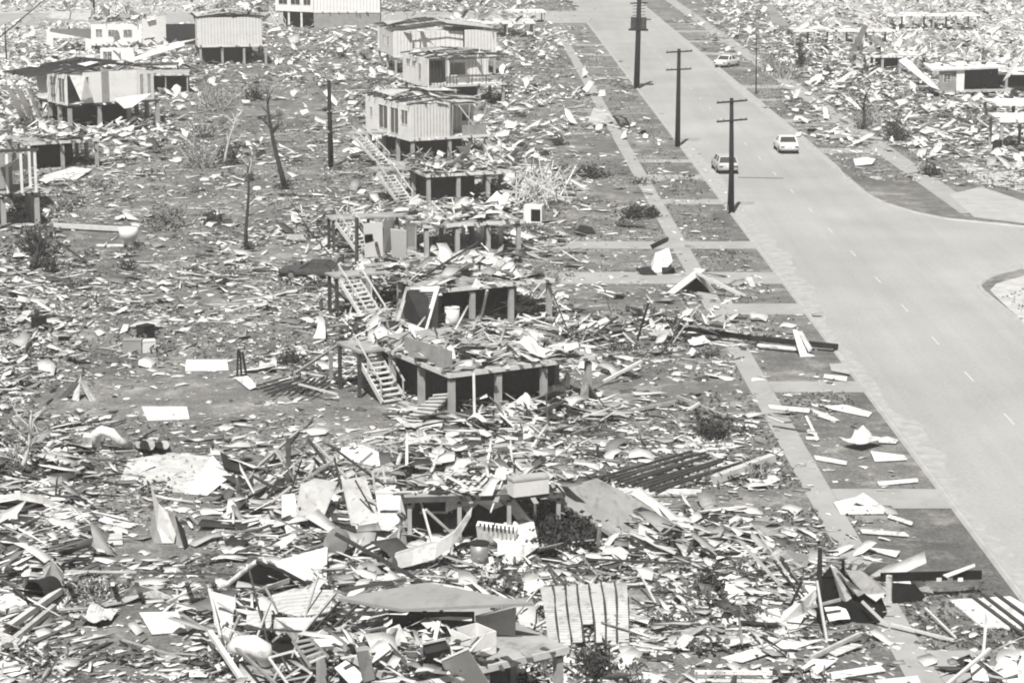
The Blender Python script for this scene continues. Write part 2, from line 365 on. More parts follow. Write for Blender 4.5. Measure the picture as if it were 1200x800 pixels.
def rafters(root, W, L, z, n=9, miss=.15, m=DTIMB, pitch=.25, over=.4, seed=1, along='u', purlins=6, msheet=None, sheets=()):
    r = random.Random(seed); n = int(n * .7); purlins = max(2, purlins // 2)
    for i in range(n):
        if r.random() < miss: continue
        v = L * i / (n - 1)
        MB().bar((-over, v + r.uniform(-.15, .15), z + r.uniform(-.03, .05)), (W / 2, v, z + pitch + .25), .07, .14).build('rafter', m, root)
        if r.random() > miss: MB().bar((W / 2, v, z + pitch + .25), (W + over, v + r.uniform(-.15, .15), z + r.uniform(-.03, .05)), .07, .14).build('rafter', m, root)
    for j in range(purlins):
        if r.random() < miss: continue
        u = W * (j + .5) / purlins; zz = z + (pitch + .25) * (1 - abs(u - W / 2) / (W / 2)) + .12
        a = r.uniform(0, L * .2); b = L - r.uniform(0, L * .3)
        MB().bar((u, a, zz), (u + r.uniform(-.2, .2), b, zz + r.uniform(-.05, .1)), .07, .05).build('purlin', m, root)
    for (u0, u1, v0, v1, tl) in sheets:
        zz = lambda u: z + (pitch + .25) * (1 - abs(u - W / 2) / (W / 2)) + .2
        MB().slab([(u0, v0, zz(u0)), (u1, v0, zz(u1) + tl), (u1, v1, zz(u1)), (u0, v1, zz(u0) + tl * .5)], .015).build('roof_sheet', msheet or PALE, root)

# ---- column of houses along the street, from the bottom of the picture upwards
HG = 'stilt houses stripped to their floors along the street'
# I: bottom ruin
hi = deck('ruined_house', 'bottom ruined stilt house, floor deck carrying an open white chest and fallen roof slab', (474, 802), 34, 5.9, 5.6, 2.4, 3, 3, group=HG, under=(.7, 4.6, 1.3, 5), pw=.24)
# G: deck with dark store room
hg = deck('ruined_house', 'bare stilt floor over dark brick store room with short white stair at its corner', (527, 438), 30, 8.0, 9.6, 2.4, 4, 4, group=HG, under=(.9, 6.6, 1.4, 8.8))
stairs(hg, (-.7, 7.6, 2.3), R(-84), 10, .22, .26, 1.3)
b = MB(); b.box(-1.5, -.07, 6.6, 9.2, 2.28, 2.4); b.build('landing', DECKM, hg)
for (u, v) in ((-1.4, 6.8), (-1.4, 9.0)): MB().box(u - .08, u + .08, v - .08, v + .08, 0, 2.275).build('post', DTIMB, hg)
wall(hg, (-.02, 4.6), (.35, .5), 2.42, .95, GREY, (), .08, ribs=1.2)
# F
hf = deck('ruined_house', 'bare stilt floor with tilted louvre wall and two storage drums underneath', (505, 340), 27, 7.8, 9.4, 2.4, 4, 3, group=HG, under=(3.6, 6.6, 3.2, 7.2))
stairs(hf, (-2.3, 6.5, 2.3), R(-80), 11, .21, .27, 1.3)
MB().box(-3.2, -.07, 6.2, 7.8, 2.3, 2.4).build('landing', DECKM, hf)
for (u, v) in ((-3.0, 6.5), (-3.0, 7.6)): MB().box(u - .09, u + .09, v - .09, v + .09, 0, 2.295).build('post', DTIMB, hf)
# E
he = deck('ruined_house', 'stilt floor carrying a short run of upright grey wall panels and open stud frames', (497, 264), 18, 6.8, 8, 2.4, 4, 3, group=HG, under=None)
stairs(he, (-4.4, 4.4, 2.3), R(-66), 11, .21, .27, 1.3)
MB().box(-5.2, -.07, 4.4, 6.2, 2.3, 2.4).build('landing', DECKM, he)
for (u, v) in ((-5.0, 4.6), (-5.0, 6.0), (-2.6, 4.6)): MB().box(u - .09, u + .09, v - .09, v + .09, 0, 2.295).build('post', DTIMB, he)
# D
hd = deck('ruined_house', 'stilt floor heaped with pale sheeting between long stair and stick pile', (500, 205), 20, 7.6, 8, 2.4, 4, 3, group=HG, under=(.6, 4.2, 1.0, 6), edge=PALE)
stairs(hd, (-2.2, 4.2, 2.3), R(-70), 11, .21, .27, 1.3)
MB().box(-3.0, -.07, 3.8, 5.6, 2.3, 2.4).build('landing', DECKM, hd)
# C: house with three big windows
hc = deck('stilt_house', 'grey stilt house with three large windows in its side and bare rafters', (482, 163), 27, 7.4, 9.5, 2.4, 3, 4, under=(1.0, 5.5, 1.5, 8), group=None, m=FIBRO, edge=FIBRO)
wall(hc, (0, .01), (3.7, .01), 2.4, 2.9, FIBRO, ribs=.3)
wall(hc, (-.12, 9.5), (-.12, 0), 2.2, 3.1, WALLW, ((1.0, 1.6, 1.2, 2.2, 'glass'), (2.9, 4.9, .5, 2.6, 'louvre'), (5.4, 7.2, .3, 2.6, 'louvre'), (7.7, 9.1, 1.3, 2.6, 'louvre')), ribs=0)
wall(hc, (3.7, .05), (3.7, 3.0), 2.4, 2.9, FIBRO, ribs=.3)
wall(hc, (3.8, 2.6), (7.2, 2.6), 2.4, 2.7, FIBRO, ((.2, 1.2, .8, 1.8, 'glass'), (2.2, 3.2, .9, 1.7, 'glass')), ribs=.4)
wall(hc, (7.2, 9.5), (0, 9.5), 2.4, 2.8, FIBRO, ribs=0)
wall(hc, (7.1, 2.7), (7.1, 9.4), 2.4, 2.8, FIBRO, ribs=0)
MB().box(4.9, 7.2, .1, .16, 2.4, 3.3).build('balcony_panel', GREY, hc)
for u in (3.9, 5.5, 7.0): MB().bar((u, .12, 2.4), (u + .1, .12, 5.1), .09).build('veranda_post', POST, hc)
MB().bar((4.6, .2, 5.0), (6.6, .2, 2.6), .12).build('brace', PTIMB, hc)
rafters(hc, 7.2, 9.5, 5.35, 13, .1, pitch=.15, seed=3, sheets=((.4, 2.2, 5, 9, .3), (3.5, 6.5, .2, 1.6, -.1), (4, 7, 5, 8, .2)))
MB().box(.1, 7.0, .4, 9.3, 5.06, 5.1).build('ceiling', PALE, hc)
stairs(hc, (-2.6, 5.6, 2.3), R(-68), 11, .21, .3, 1.3)
MB().box(-3.4, -.2, 5.4, 7.0, 2.3, 2.4).build('landing', DECKM, hc)
# B: veranda house
hb = deck('stilt_house', 'pale stilt house with small high windows and open veranda studs', (503, 101), 22, 8.6, 8.0, 2.4, 4, 3, under=(1, 6, 2, 7), m=FIBRO, edge=PTIMB)
wall(hb, (-.12, 8), (-.12, 0), 2.2, 3.0, WALLW, ((1.2, 2.4, 1.9, 2.6, 'glass'), (3.0, 4.2, 1.9, 2.5, 'glass'), (5.0, 6.0, .6, 2.4, 'louvre')), ribs=0)
wall(hb, (2.4, 1.4), (7.2, 1.4), 2.4, 2.7, FIBRO, ((.4, 2.2, .9, 2.2, 'void'),), ribs=.4)
wall(hb, (.9, 2.6), (2.4, 2.6), 2.4, 2.7, DARK, ribs=0)
for k in range(8): MB().bar((.2 + k * .36, .05, 2.4), (.2 + k * .36, .05, 5.1), .05).build('stud', DTIMB, hb)
MB().bar((0, .05, 5.1), (8.4, .05, 5.15), .14).build('veranda_beam', DTIMB, hb)
MB().bar((3.1, .05, 3.3), (8.4, .05, 3.3), .07).build('handrail', DTIMB, hb)
for u in (3.1, 4.8, 6.4, 8.3): MB().bar((u, .05, 2.4), (u, .05, 3.3), .07).build('baluster', DTIMB, hb)
wall(hb, (8.6, 8), (0, 8), 2.4, 2.8, FIBRO, ribs=0)
MB().box(.1, 8.4, 2.0, 7.8, 5.06, 5.1).build('ceiling', PALE, hb)
rafters(hb, 8.6, 8, 5.3, 10, .15, pitch=.15, seed=5, sheets=((2.4, 5.4, .3, 2, .3), (5, 8, 3, 6, .2), (1, 3, 4, 7, .4)), msheet=IRON)
# A: long house with open roof frame
ha = deck('stilt_house', 'long pale stilt house with grey end walls and open roof battens', (462, 66), 12, 12.5, 13, 2.4, 5, 3, m=FIBRO, edge=FIBRO)
wall(ha, (0, -.01), (2.2, -.01), 2.4, 3.0, FIBRO, ribs=.4)
wall(ha, (-.12, 11), (-.12, 0), 2.3, 3.0, WALLW, ((3, 4.5, 1, 2.2, 'glass'), (6, 8, 1, 2.2, 'glass')), ribs=0)
wall(ha, (8.6, -.01), (12.5, -.01), 2.4, 3.0, FIBRO, ribs=.4)
wall(ha, (2.2, 1), (8.6, 1), 2.4, 2.8, FIBRO, ribs=.6)
wall(ha, (12.5, 0.1), (12.5, 13), 2.4, 2.8, FIBRO, ribs=0); wall(ha, (12.5, 13), (0, 13), 2.4, 2.8, FIBRO, ribs=0)
MB().box(.1, 12.3, 1.2, 12.8, 5.06, 5.1).build('ceiling', PALE, ha)
rafters(ha, 12.5, 13, 5.3, 14, .1, pitch=.5, seed=6, m=DTIMB, purlins=8, sheets=((6.5, 12.4, .2, 9, .0), (.5, 3, 8, 12, .3)), msheet=PALE)

# ---- houses at the back of the lots
ht = deck('stilt_house', 'white stilt house with torn corner wall and collapsed dark roof frame', (80, 123), 33, 9.6, 8.0, 2.5, 4, 4, under=(1.2, 7.0, 2.0, 7), m=FIBRO, edge=DTIMB, pw=.35)
wall(ht, (-.12, 5), (-.12, 0), 2.4, 3.0, WALLW, ((1.0, 2.2, .2, 2.6, 'louvre'), (3.0, 4.6, .2, 2.6, 'louvre')), ribs=0)
wall(ht, (1.6, -.01), (3.5, -.01), 2.5, 3.0, WALLW, ((.0, .6, .4, 2.6, 'louvre'),), ribs=0)
wall(ht, (3.5, -.01), (4.3, -.01), 2.5, 3.0, GREY, ribs=0)
wall(ht, (4.3, -.01), (7.2, -.01), 2.5, 3.0, WALLW, ribs=0)
wall(ht, (7.2, -.01), (9.0, -.01), 2.5, 3.0, FIBRO, ((.3, .7, .3, 2.6, 'louvre'), (1.1, 1.5, .3, 2.6, 'louvre')), ribs=0)
wall(ht, (9.0, 0.1), (9.0, 8), 2.5, 2.8, FIBRO, ribs=0); wall(ht, (9, 8), (0, 8), 2.5, 2.8, FIBRO, ribs=0)
MB().slab([(.1, -.3, 5.4), (1.5, -.9, 5.3), (2.2, -.7, 3.2), (.9, -1.0, 2.9)], .04).build('torn_wall_sheet', CLOTH, ht)
MB().slab([(4.6, -.25, 2.9), (8.6, -.5, 3.2), (6.2, -1.0, 2.0), (5.4, -.9, 1.9)], .04).build('torn_wall_sheet', CLOTH, ht)
rafters(ht, 9, 8, 5.5, 12, .05, pitch=.5, over=.9, seed=8, purlins=10, sheets=((2.2, 3.6, .6, 2.8, .1),), msheet=WHITE)
for k in range(12): MB().bar((-3.2 + rnd.uniform(-.3, .3), 2.0 + k * .55, 5.2), (4.5, 1 + k * .6, 6.1), .08, .12).build('fallen_rafter', DTIMB, ht)
MB().box(.1, 8.8, .6, 7.8, 5.2, 5.24).build('ceiling', IRON, ht)
hl = deck('stilt_house', 'grey clad stilt house with dark louvre front and dark open space beneath', (233, 54), 12, 8.6, 8.5, 2.5, 4, 3, under=(.8, 6.8, 1.4, 8), m=FIBRO, edge=FIBRO)
wall(hl, (0, -.01), (7.9, -.01), 2.4, 3.6, FIBRO, ribs=.4)
wall(hl, (-.12, 3.6), (-.12, 0), 2.4, 3.4, WALLW, ((.5, 3.2, .3, 2.6, 'louvre'),), ribs=0)
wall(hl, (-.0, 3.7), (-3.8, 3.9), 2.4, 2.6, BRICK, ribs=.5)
wall(hl, (8, 0.1), (8, 8.5), 2.4, 3.4, FIBRO, ribs=0); wall(hl, (8, 8.5), (0, 8.5), 2.4, 3.2, FIBRO, ribs=0)
rafters(hl, 8, 8.5, 6.0, 9, .2, pitch=.2, seed=9, sheets=((-.2, 4, .1, 8.3, .0), (4, 8.1, 3, 8.3, .05)), msheet=PALE)
MB().box(.1, 7.8, .3, 8.3, 5.7, 5.74).build('ceiling', PALE, hl)
h2 = deck('brick_base_house', 'two storey house with dark brick lower level and pale upper walls', (368, 14), 2, 10.0, 9, 2.6, 3, 3, m=FIBRO, edge=FIBRO, slab=True)
wall(h2, (0, -.01), (10, -.01), 2.5, 4.2, WALLW, ribs=.5)
wall(h2, (0, .02), (10, .02), 0.05, 2.4, GREY, ribs=0)
wall(h2, (-6, 4), (-.1, .1), 2.5, 4.0, WALLW, ((.5, 2.2, 1.0, 2.2, 'glass'), (2.8, 4.6, 1.0, 2.2, 'glass'), (5.2, 6.6, 1.0, 2.2, 'glass')), ribs=0)
wall(h2, (-6, 4.1), (-6, 9), 2.5, 4.0, WALLW, ribs=0); wall(h2, (10, 9), (-6, 9), 2.5, 4.0, WALLW, ribs=0)
MB().box(-5.9, -.1, 4.2, 9, 2.45, 2.6).build('floor_deck', FIBRO, h2)
for (u, v) in ((-5.8, 4.3), (-4, 3), (-2, 1.6)): MB().box(u - .15, u + .15, v - .15, v + .15, 0, 2.4).build('post', WHITE, h2)
MB().box(-5, -.3, 5, 5.15, .05, 2.4).build('underfloor_wall', BRICK, h2)
MB().slab([(-6.4, 3.4, 6.7), (10.4, -.5, 6.85), (10.4, 9.4, 7.3), (-6.4, 9.4, 7.3)], .12).build('roof', PALE, h2)
stairs(h2, (-6.6, 5.0, 2.5), R(-60), 11, .22, .3, 1.2)
# rubble houses top left
hq = deck('ruined_house', 'white wrecked house with small dark windows behind the torn stilt house', (108, 52), 8, 10, 7, 1.4, 3, 3, m=PALE, edge=WHITE, pw=.2)
wall(hq, (-.1, .0), (6.5, .0), 1.4, 2.6, WALLW, ((.6, 1.5, .9, 2.0, 'glass'), (2.2, 3.2, .9, 1.9, 'glass'), (4.2, 5.4, .8, 1.9, 'glass')), ribs=0)
wall(hq, (6.6, .1), (9.8, .4), 1.4, 3.6, FIBRO, ribs=0)
MB().slab([(-6, 1, 4.9), (2, .4, 4.3), (3, 5, 4.9), (-5, 6.5, 5.4)], .1).build('roof', PALE, hq); MB().slab([(1.5, 1, 4.2), (7, 2.4, 5.2), (6, 5, 4.4)], .08).build('roof', DULL, hq)
wall(hq, (-6, 2.2), (-.2, 2.2), .1, 3.2, WALLW, ((.8, 5.0, .2, 2.0, 'void'),), ribs=0)
hq2 = deck('ruined_house', 'leaning white wreck with a dark framed window between two stilt houses', (118, 78), 4, 9, 5, 1.2, 3, 2, m=PALE, edge=WHITE, pw=.2)
wall(hq2, (0, 0), (4, 0), 1.2, 2.2, WALLW, ((.3, 1.4, .4, 1.8, 'glass'),), ribs=0)
MB().slab([(4, -.3, 2.6), (11, 1.5, 4.2), (11.5, 3.5, 4.2), (4, 2, 3.0)], .1).build('roof', WHITE, hq2)
MB().slab([(4, -.6, 1.9), (10, -.2, 3.6), (10, .6, 3.9), (4, .2, 2.6)], .1).build('wall', WHITE, hq2)
h3 = deck('ruined_house', 'low dark walled shed frame under a white slab beside the torn stilt house', (166, 87), 6, 5.2, 5, 2.2, 3, 2, m=PALE, edge=PALE, pw=.15)
wall(h3, (.3, 1.0), (5, 1.0), .05, 1.9, BRICK, ribs=.4)
h4 = deck('ruined_house', 'floor deck on posts beside a crumpled white tent of sheeting', (30, 168), 28, 6.4, 6, 2.4, 3, 3, m=DECKM, under=(1.4, 4.5, 1.5, 5))
h5 = deck('ruined_house', 'tall stilt deck with white frame and hanging cloth at the picture edge', (-40, 230), 20, 5.2, 5, 2.4, 3, 3, m=DECKM, edge=DTIMB, pw=.35)
for (u, v) in ((3.0, .2), (5.0, .2), (5.0, 3.0), (4.0, .2)): MB().box(u - .09, u + .09, v - .09, v + .09, 2.4, 5.4).build('wall_post', WALLW, h5)
MB().box(0, 5.3, .05, .25, 5.4, 5.6).build('top_beam', DTIMB, h5)
wall(h5, (0, 2), (3.6, 2), 2.4, 2.7, GREY, ribs=.5)
# far top wrecks
h6 = deck('ruined_house', 'far stilt floor with white roof slab above dark posts and wreckage', (530, 27), 3, 12, 8, 2.2, 4, 3, m=WALLW, edge=WALLW, pw=.2)
h7 = deck('ruined_house', 'far stilt floor with white edge near the crossing', (595, 14), 4, 6, 6, 1.8, 3, 2, m=WALLW, edge=WALLW, pw=.2)
# across the street
HR = 'stilt houses wrecked across the street'
h8 = deck('ruined_house', 'wreck with grey window wall and dark opening under a white beam across the street', (1100, 107), 10, 9, 7, .8, 3, 3, m=PALE, edge=PALE, pw=.2, group=HR)
wall(h8, (0, 0), (2.0, .2), .8, 2.3, GREY, ((.5, 1.4, .9, 1.9, 'glass'),), ribs=0)
wall(h8, (2.0, .0), (2.9, 0), .8, 2.3, WALLW, ribs=0)
wall(h8, (2.9, 1.8), (7.5, 1.8), .8, 2.3, BRICK, ribs=.5)
MB().slab([(-1, -.3, 3.2), (7.6, -.3, 3.4), (7.6, 2.5, 3.7), (-1, 2.5, 3.7)], .2).build('roof', WHITE, h8)
MB().slab([(-1, -.4, 1.3), (0, -.4, 1.0), (-3.2, 2, 4.4), (-4, 2, 4.0)], .12).build('fallen_roof', WHITE, h8)
h9 = deck('ruined_house', 'stilt floor with white slab top and grey wall below, uppermost across the street', (1148, 86), 4, 12, 7, 2.4, 5, 3, m=WALLW, edge=WALLW, under=(.8, 11, .8, 6), group=HR)
h10 = deck('ruined_house', 'middle stilt floor of the three with white slab tops across the street', (1168, 122), 4, 12, 5, 2.2, 5, 2, m=WALLW, edge=WALLW, group=HR)
h11 = deck('ruined_house', 'closest stilt floor of the three with white slab tops across the street', (1172, 141), -2, 11, 6, 3.1, 5, 2, m=WALLW, edge=WALLW, group=HR, pw=.25)
h12 = deck('ruined_house', 'far stilt floor across the street with posts and white wall scraps', (930, 36), 2, 14, 6, 2.4, 6, 2, m=WALLW, edge=WALLW, group=HR, pw=.25)
h13 = deck('ruined_house', 'stilt floor with dark doorway and leaning white boards across the street', (1012, 66), 4, 9, 6, 2.4, 5, 2, m=WALLW, edge=WALLW, under=(2.6, 4.4, 1, 5), group=HR, pw=.3)
h14 = deck('ruined_house', 'farthest white stilt floor across the street near the skyline edge', (1040, 18), 2, 14, 7, 2.4, 5, 2, m=WALLW, edge=WALLW, group=HR, pw=.25)

# H: the collapsed house in the middle
hh = deck('ruined_house', 'collapsed house with fallen white walls and dark shrub under its corner', (474, 583), 7, 6.2, 8, 2.2, 4, 3, m=DECKM, group=HG, pw=.16, slab=False, under=(.5, 4.4, 1.5, 7), edge=DTIMB)
# ---------------------------------------------------------------- coverage of the ground with wreckage (read off the photograph)
COV = """999988778888850068999999
999876577776643014899999
987654547887664100577788
886544457888653210135667
786545567888754321013457
664456667888654321000013
766667778887544443000015
865666667888766543200004
764544466788655443210000
765444335777865543330000
775556776667665454331000
886566887777666664222000
975246877777568886442100
974545677777678767553100
864357888887566677444211
555457888887577776653322""".split()
CG = np.array([[int(c) for c in r] for r in COV], float) / 9
def cov(px, py):
    x = np.clip(px / 50 - .5, 0, 22.999); y = np.clip(py / 50 - .5, 0, 14.999); i = x.astype(int); j = y.astype(int); fx_ = x - i; fy_ = y - j
    return (CG[j, i] * (1 - fx_) * (1 - fy_) + CG[j, i + 1] * fx_ * (1 - fy_) + CG[j + 1, i] * (1 - fx_) * fy_ + CG[j + 1, i + 1] * fx_ * fy_)
CL = nrs.rand(160, 160)
def clump(X, Y, cell=3.2):
    x = (X / cell + 60) % 158; y = (Y / (cell * 1.5)) % 158; i = x.astype(int); j = y.astype(int); a = x - i; b = y - j
    return CL[j, i] * (1 - a) * (1 - b) + CL[j, i + 1] * a * (1 - b) + CL[j + 1, i] * (1 - a) * b + CL[j + 1, i + 1] * a * b
def PN(px, py, z=0.0):
    a = (px - 600) / FPX; b = -(py - 400) / FPX
    dy = math.cos(TH) + b * math.sin(TH); dz = b * math.cos(TH) - math.sin(TH); t = (z - CH) / dz
    return a * t, dy * t
CALM = ((250, 462, 85, 26), (160, 642, 85, 20), (120, 285, 60, 18), (420, 475, 45, 26), (170, 745, 60, 34), (230, 348, 55, 14), (330, 128, 50, 10), (700, 350, 60, 14), (705, 458, 75, 15), (925, 430, 40, 20), (1010, 530, 60, 35), (1090, 640, 60, 40), (130, 470, 60, 14), (330, 300, 60, 14), (230, 250, 40, 12), (740, 700, 30, 16), (940, 715, 40, 14), (690, 170, 50, 10), (700, 225, 60, 8))
def PX(X, Y): return 600 + FPX * X / (Y * math.cos(TH) + CH * math.sin(TH))
def free(X, Y):
    """how willingly wreckage lies here: little on the roads, less on the paths"""
    k = kx(Y); f = np.ones_like(X)
    f[(X > k - 1.2) & (X < k + 1.1)] = .5
    f[(X > k + 1.0) & (X < k + RW - .3)] = .006
    f[(X > k + RW - .3) & (X < k + RW + .5)] = .15
    q = fx(Y); f[(X > q - FW) & (X < q)] *= .35
    q = (rfx + SL * Y); f[(X > q - .9) & (X < q + 1.1)] *= .3
    pyy = 400 + FPX * (CH - Y * math.tan(TH)) / (Y + CH * math.tan(TH))
    for a, b in ((319, 333), (283, 292), (447, 460), (573, 596), (356, 369), (762, 800)):
        f[(pyy > a) & (pyy < b) & (X > 4) & (X < k)] *= .3
    f[(Y > ya - 10) & (Y < yb - 4) & (X < k)] *= .03
    for x_, y_, a_, b_ in CALM:
        f *= 1 - .82 * np.exp(-(((PX(X, Y) - x_) / a_) ** 2 + ((pyy - y_) / b_) ** 2) ** 2)
    side = (X > k + RW) & (Y < YR - 6 - (X - k - RW) * .62) & (Y > YT + (X - k - RW) * 1.7); f[side] = 0
    return f
def sample(n, ymin=-30, ymax=840, e=1.2, thr=.0, power=1.0, floor=.03):
    X = np.empty(0); Y = np.empty(0); Cc = np.empty(0)
    while len(X) < n:
        m = n * 4
        u = nrs.rand(m); a = (ymin + 175.) ** (1 - e); b = (ymax + 175.) ** (1 - e)
        py = (a + (b - a) * u) ** (1 / (1 - e)) - 175; px = nrs.rand(m) * 1300 - 50
        c = cov(px, py); x, y = PN(px, py); cl = clump(x, y) * .62 + clump(x + 31, y + 17, 9.0) * .45 - .03
        p = np.clip(c * 1.25 - .12, 0, 1) ** power * np.clip((cl - .5) * 1.8 + .5 + (c - .55) * 1.1, floor, 1) * free(x, y)
        k = nrs.rand(m) < p
        X = np.r_[X, x[k]]; Y = np.r_[Y, y[k]]; Cc = np.r_[Cc, c[k]]
    return X[:n], Y[:n], Cc[:n]

def tone_mat(name, bump=.0):
    m = mat(name, .5, .85, .0); nt = m.node_tree; n = nt.nodes; l = nt.links; b = n['Principled BSDF']
    for k in list(b.inputs['Base Color'].links): l.remove(k)
    at = n.new('ShaderNodeAttribute'); at.attribute_name = 'tone'; nz = n.new('ShaderNodeTexNoise'); nz.inputs['Scale'].default_value = 2.5; nz.inputs['Detail'].default_value = 6
    tc = n.new('ShaderNodeTexCoord'); l.new(tc.outputs['Object'], nz.inputs['Vector'])
    mr = n.new('ShaderNodeMapRange'); mr.inputs[1].default_value = .3; mr.inputs[2].default_value = .7; mr.inputs[3].default_value = .8; mr.inputs[4].default_value = 1.12; l.new(nz.outputs[0], mr.inputs[0])
    mm = n.new('ShaderNodeMath'); mm.operation = 'MULTIPLY'; l.new(at.outputs['Fac'], mm.inputs[0]); l.new(mr.outputs[0], mm.inputs[1])
    v = n.new('ShaderNodeVectorMath'); v.operation = 'SCALE'; v.inputs[0].default_value = (1, .985, .955); l.new(mm.outputs[0], v.inputs['Scale']); l.new(v.outputs[0], b.inputs['Base Color'])
    return m
LIT = tone_mat('mixed_wreckage')
def mass(name, X, Y, Z, la, lb, lift, tilt, tone, m=LIT, fold=.16, th=.02):
    """one mesh of many folded scraps: 3x2 corners on top, 3x2 below"""
    n = len(X); la = np.clip(la, .03, .85); lb = np.clip(lb, .012, .34); gx = np.array([-1, 0, 1, -1, 0, 1.]); gy = np.array([-1, -1, -1, 1, 1, 1.])
    jx = gx[None] * la[:, None] + nrs.randn(n, 6) * la[:, None] * .22; jy = gy[None] * lb[:, None] + nrs.randn(n, 6) * lb[:, None] * .3
    ridge = nrs.rand(n) * fold * lb * np.where(nrs.rand(n) < .55, 1, .12)
    zz = np.where(gx[None] == 0, ridge[:, None], 0) + nrs.randn(n, 6) * .03 * la[:, None]
    tx = nrs.randn(n) * tilt; ty = nrs.randn(n) * tilt
    zz = zz + jx * np.tan(np.clip(tx, -.6, .6))[:, None] + jy * np.tan(np.clip(ty, -.75, .75))[:, None]
    zz = zz - zz.min(1)[:, None] + th + .01
    yaw = clump(X, Y, 14.0) * 4 + nrs.randn(n) * .75; c = np.cos(yaw)[:, None]; s = np.sin(yaw)[:, None]
    wx = X[:, None] + jx * c - jy * s; wy = Y[:, None] + jx * s + jy * c; wz = Z[:, None] + lift[:, None] + zz
    top = np.stack([wx, wy, wz], 2); bt = top.copy(); bt[:, :, 2] -= th
    V = np.concatenate([top, bt], 1).reshape(-1, 3)
    F = np.array([(0, 1, 4, 3), (1, 2, 5, 4), (6, 9, 10, 7), (7, 10, 11, 8), (0, 6, 7, 1), (1, 7, 8, 2), (2, 8, 11, 5), (5, 11, 10, 4), (4, 10, 9, 3), (3, 9, 6, 0)])
    FF = (F[None] + (np.arange(n) * 12)[:, None, None]).reshape(-1, 4)
    me = bpy.data.meshes.new(name); me.vertices.add(len(V)); me.vertices.foreach_set('co', V.astype(np.float32).ravel())
    me.loops.add(FF.size); me.loops.foreach_set('vertex_index', FF.astype(np.int32).ravel()); me.polygons.add(len(FF)); me.polygons.foreach_set('loop_start', np.arange(0, FF.size, 4, dtype=np.int32))
    me.update(); me.validate()
    at = me.attributes.new('tone', 'FLOAT', 'FACE'); at.data.foreach_set('value', np.repeat(tone, 10).astype(np.float32))
    me.materials.append(m); o = bpy.data.objects.new(name, me); C.objects.link(o); return o
def tones(n, c=None, pw=.66, pd=.12):
    r = nrs.rand(n); t = np.where(r < pw, .52 + .32 * nrs.rand(n), np.where(r < 1 - pd, .16 + .28 * nrs.rand(n), .03 + .09 * nrs.rand(n))); return t

def size_at(Y): return (np.clip(Y, 60, 480) / 110) ** .12
N1 = 13000
X, Y, c = sample(N1); la = np.exp(nrs.randn(N1) * .6) * .23 * size_at(Y); lb = la * (.2 + .6 * nrs.rand(N1))
tag(mass('debris_litter', X, Y, X * 0, la, lb, nrs.rand(N1) ** 3 * np.clip(c - .5, 0, 1) * .9, .08 + .3 * np.clip(c - .45, 0, 1) * 1.3, tones(N1)), kind='stuff')
N2 = 62000
X, Y, c = sample(N2, e=.6, power=.5, floor=.4); la = np.exp(nrs.randn(N2) * .6) * .1; lb = la * (.35 + .6 * nrs.rand(N2))
tag(mass('fine_debris_litter', X, Y, X * 0, la, lb, X * 0, .12 + c * 0, tones(N2, pw=.72, pd=.06), fold=.2, th=.012), kind='stuff')
N3 = 5000                                       # splintered timber, long and thin
X, Y, c = sample(N3, e=.95, power=1.3); la = (.4 + 1.1 * nrs.rand(N3) ** 1.6) * size_at(Y) ** .5; lb = .03 + .035 * nrs.rand(N3)
tag(mass('splintered_timber_debris', X, Y, X * 0, la, lb, nrs.rand(N3) ** 2 * np.clip(c - .4, 0, 1) * .8, .05 + .22 * np.clip(c - .5, 0, 1), tones(N3, pw=.45, pd=.3), fold=.1, th=.05), kind='stuff')
N5 = 22000                                      # the far blocks, crowded, tones lightened in place of haze
X, Y, c = sample(N5, e=.3, ymin=-25, ymax=190, power=1.6); la = np.exp(nrs.randn(N5) * .6) * .27; lb = la * (.3 + .5 * nrs.rand(N5))
tag(mass('far_debris_litter', X, Y, X * 0, la, lb, nrs.rand(N5) ** 2 * c * .9, .3 + X * 0, tones(N5, pw=.86, pd=.05) * 1.12, fold=.25), kind='stuff')
N6 = 60000                                      # dry tufted grass between and beside the wreckage
m6 = N6 * 2; py6 = (60 + 175.) ** -.2 + ((840 + 175.) ** -.2 - (60 + 175.) ** -.2) * nrs.rand(m6); py6 = py6 ** (1 / -.2) - 175; px6 = nrs.rand(m6) * 1300 - 50; X, Y = PN(px6, py6); k = (free(X, Y) >= .99) & (clump(X, Y, 5.0) + .9 * nrs.rand(m6) > .75); X, Y = X[k][:N6], Y[k][:N6]; n6 = len(X)
la = .035 + .05 * nrs.rand(n6); tag(mass('tufted_grass', X, Y, X * 0, la, la * .5, X * 0, .8 + X * 0, .05 + .3 * nrs.rand(n6) ** 2, fold=.3, th=.006), kind='stuff')
# small shrubs and weeds torn between the wreckage
N4 = 16000
cx, cy, cc = sample(420, e=1.2, ymin=20, power=.5); k = nrs.randint(0, 420, N4); rr = nrs.randn(N4, 2) * .45
X = cx[k] + rr[:, 0]; Y = cy[k] + rr[:, 1]; la = .06 + .08 * nrs.rand(N4)
tag(mass('torn_weeds_undergrowth', X, Y, X * 0, la, la * .4, nrs.rand(N4) * .5 * np.exp(-(rr ** 2).sum(1)), .8 + X * 0, .04 + .12 * nrs.rand(N4), fold=.2, th=.01), kind='stuff')
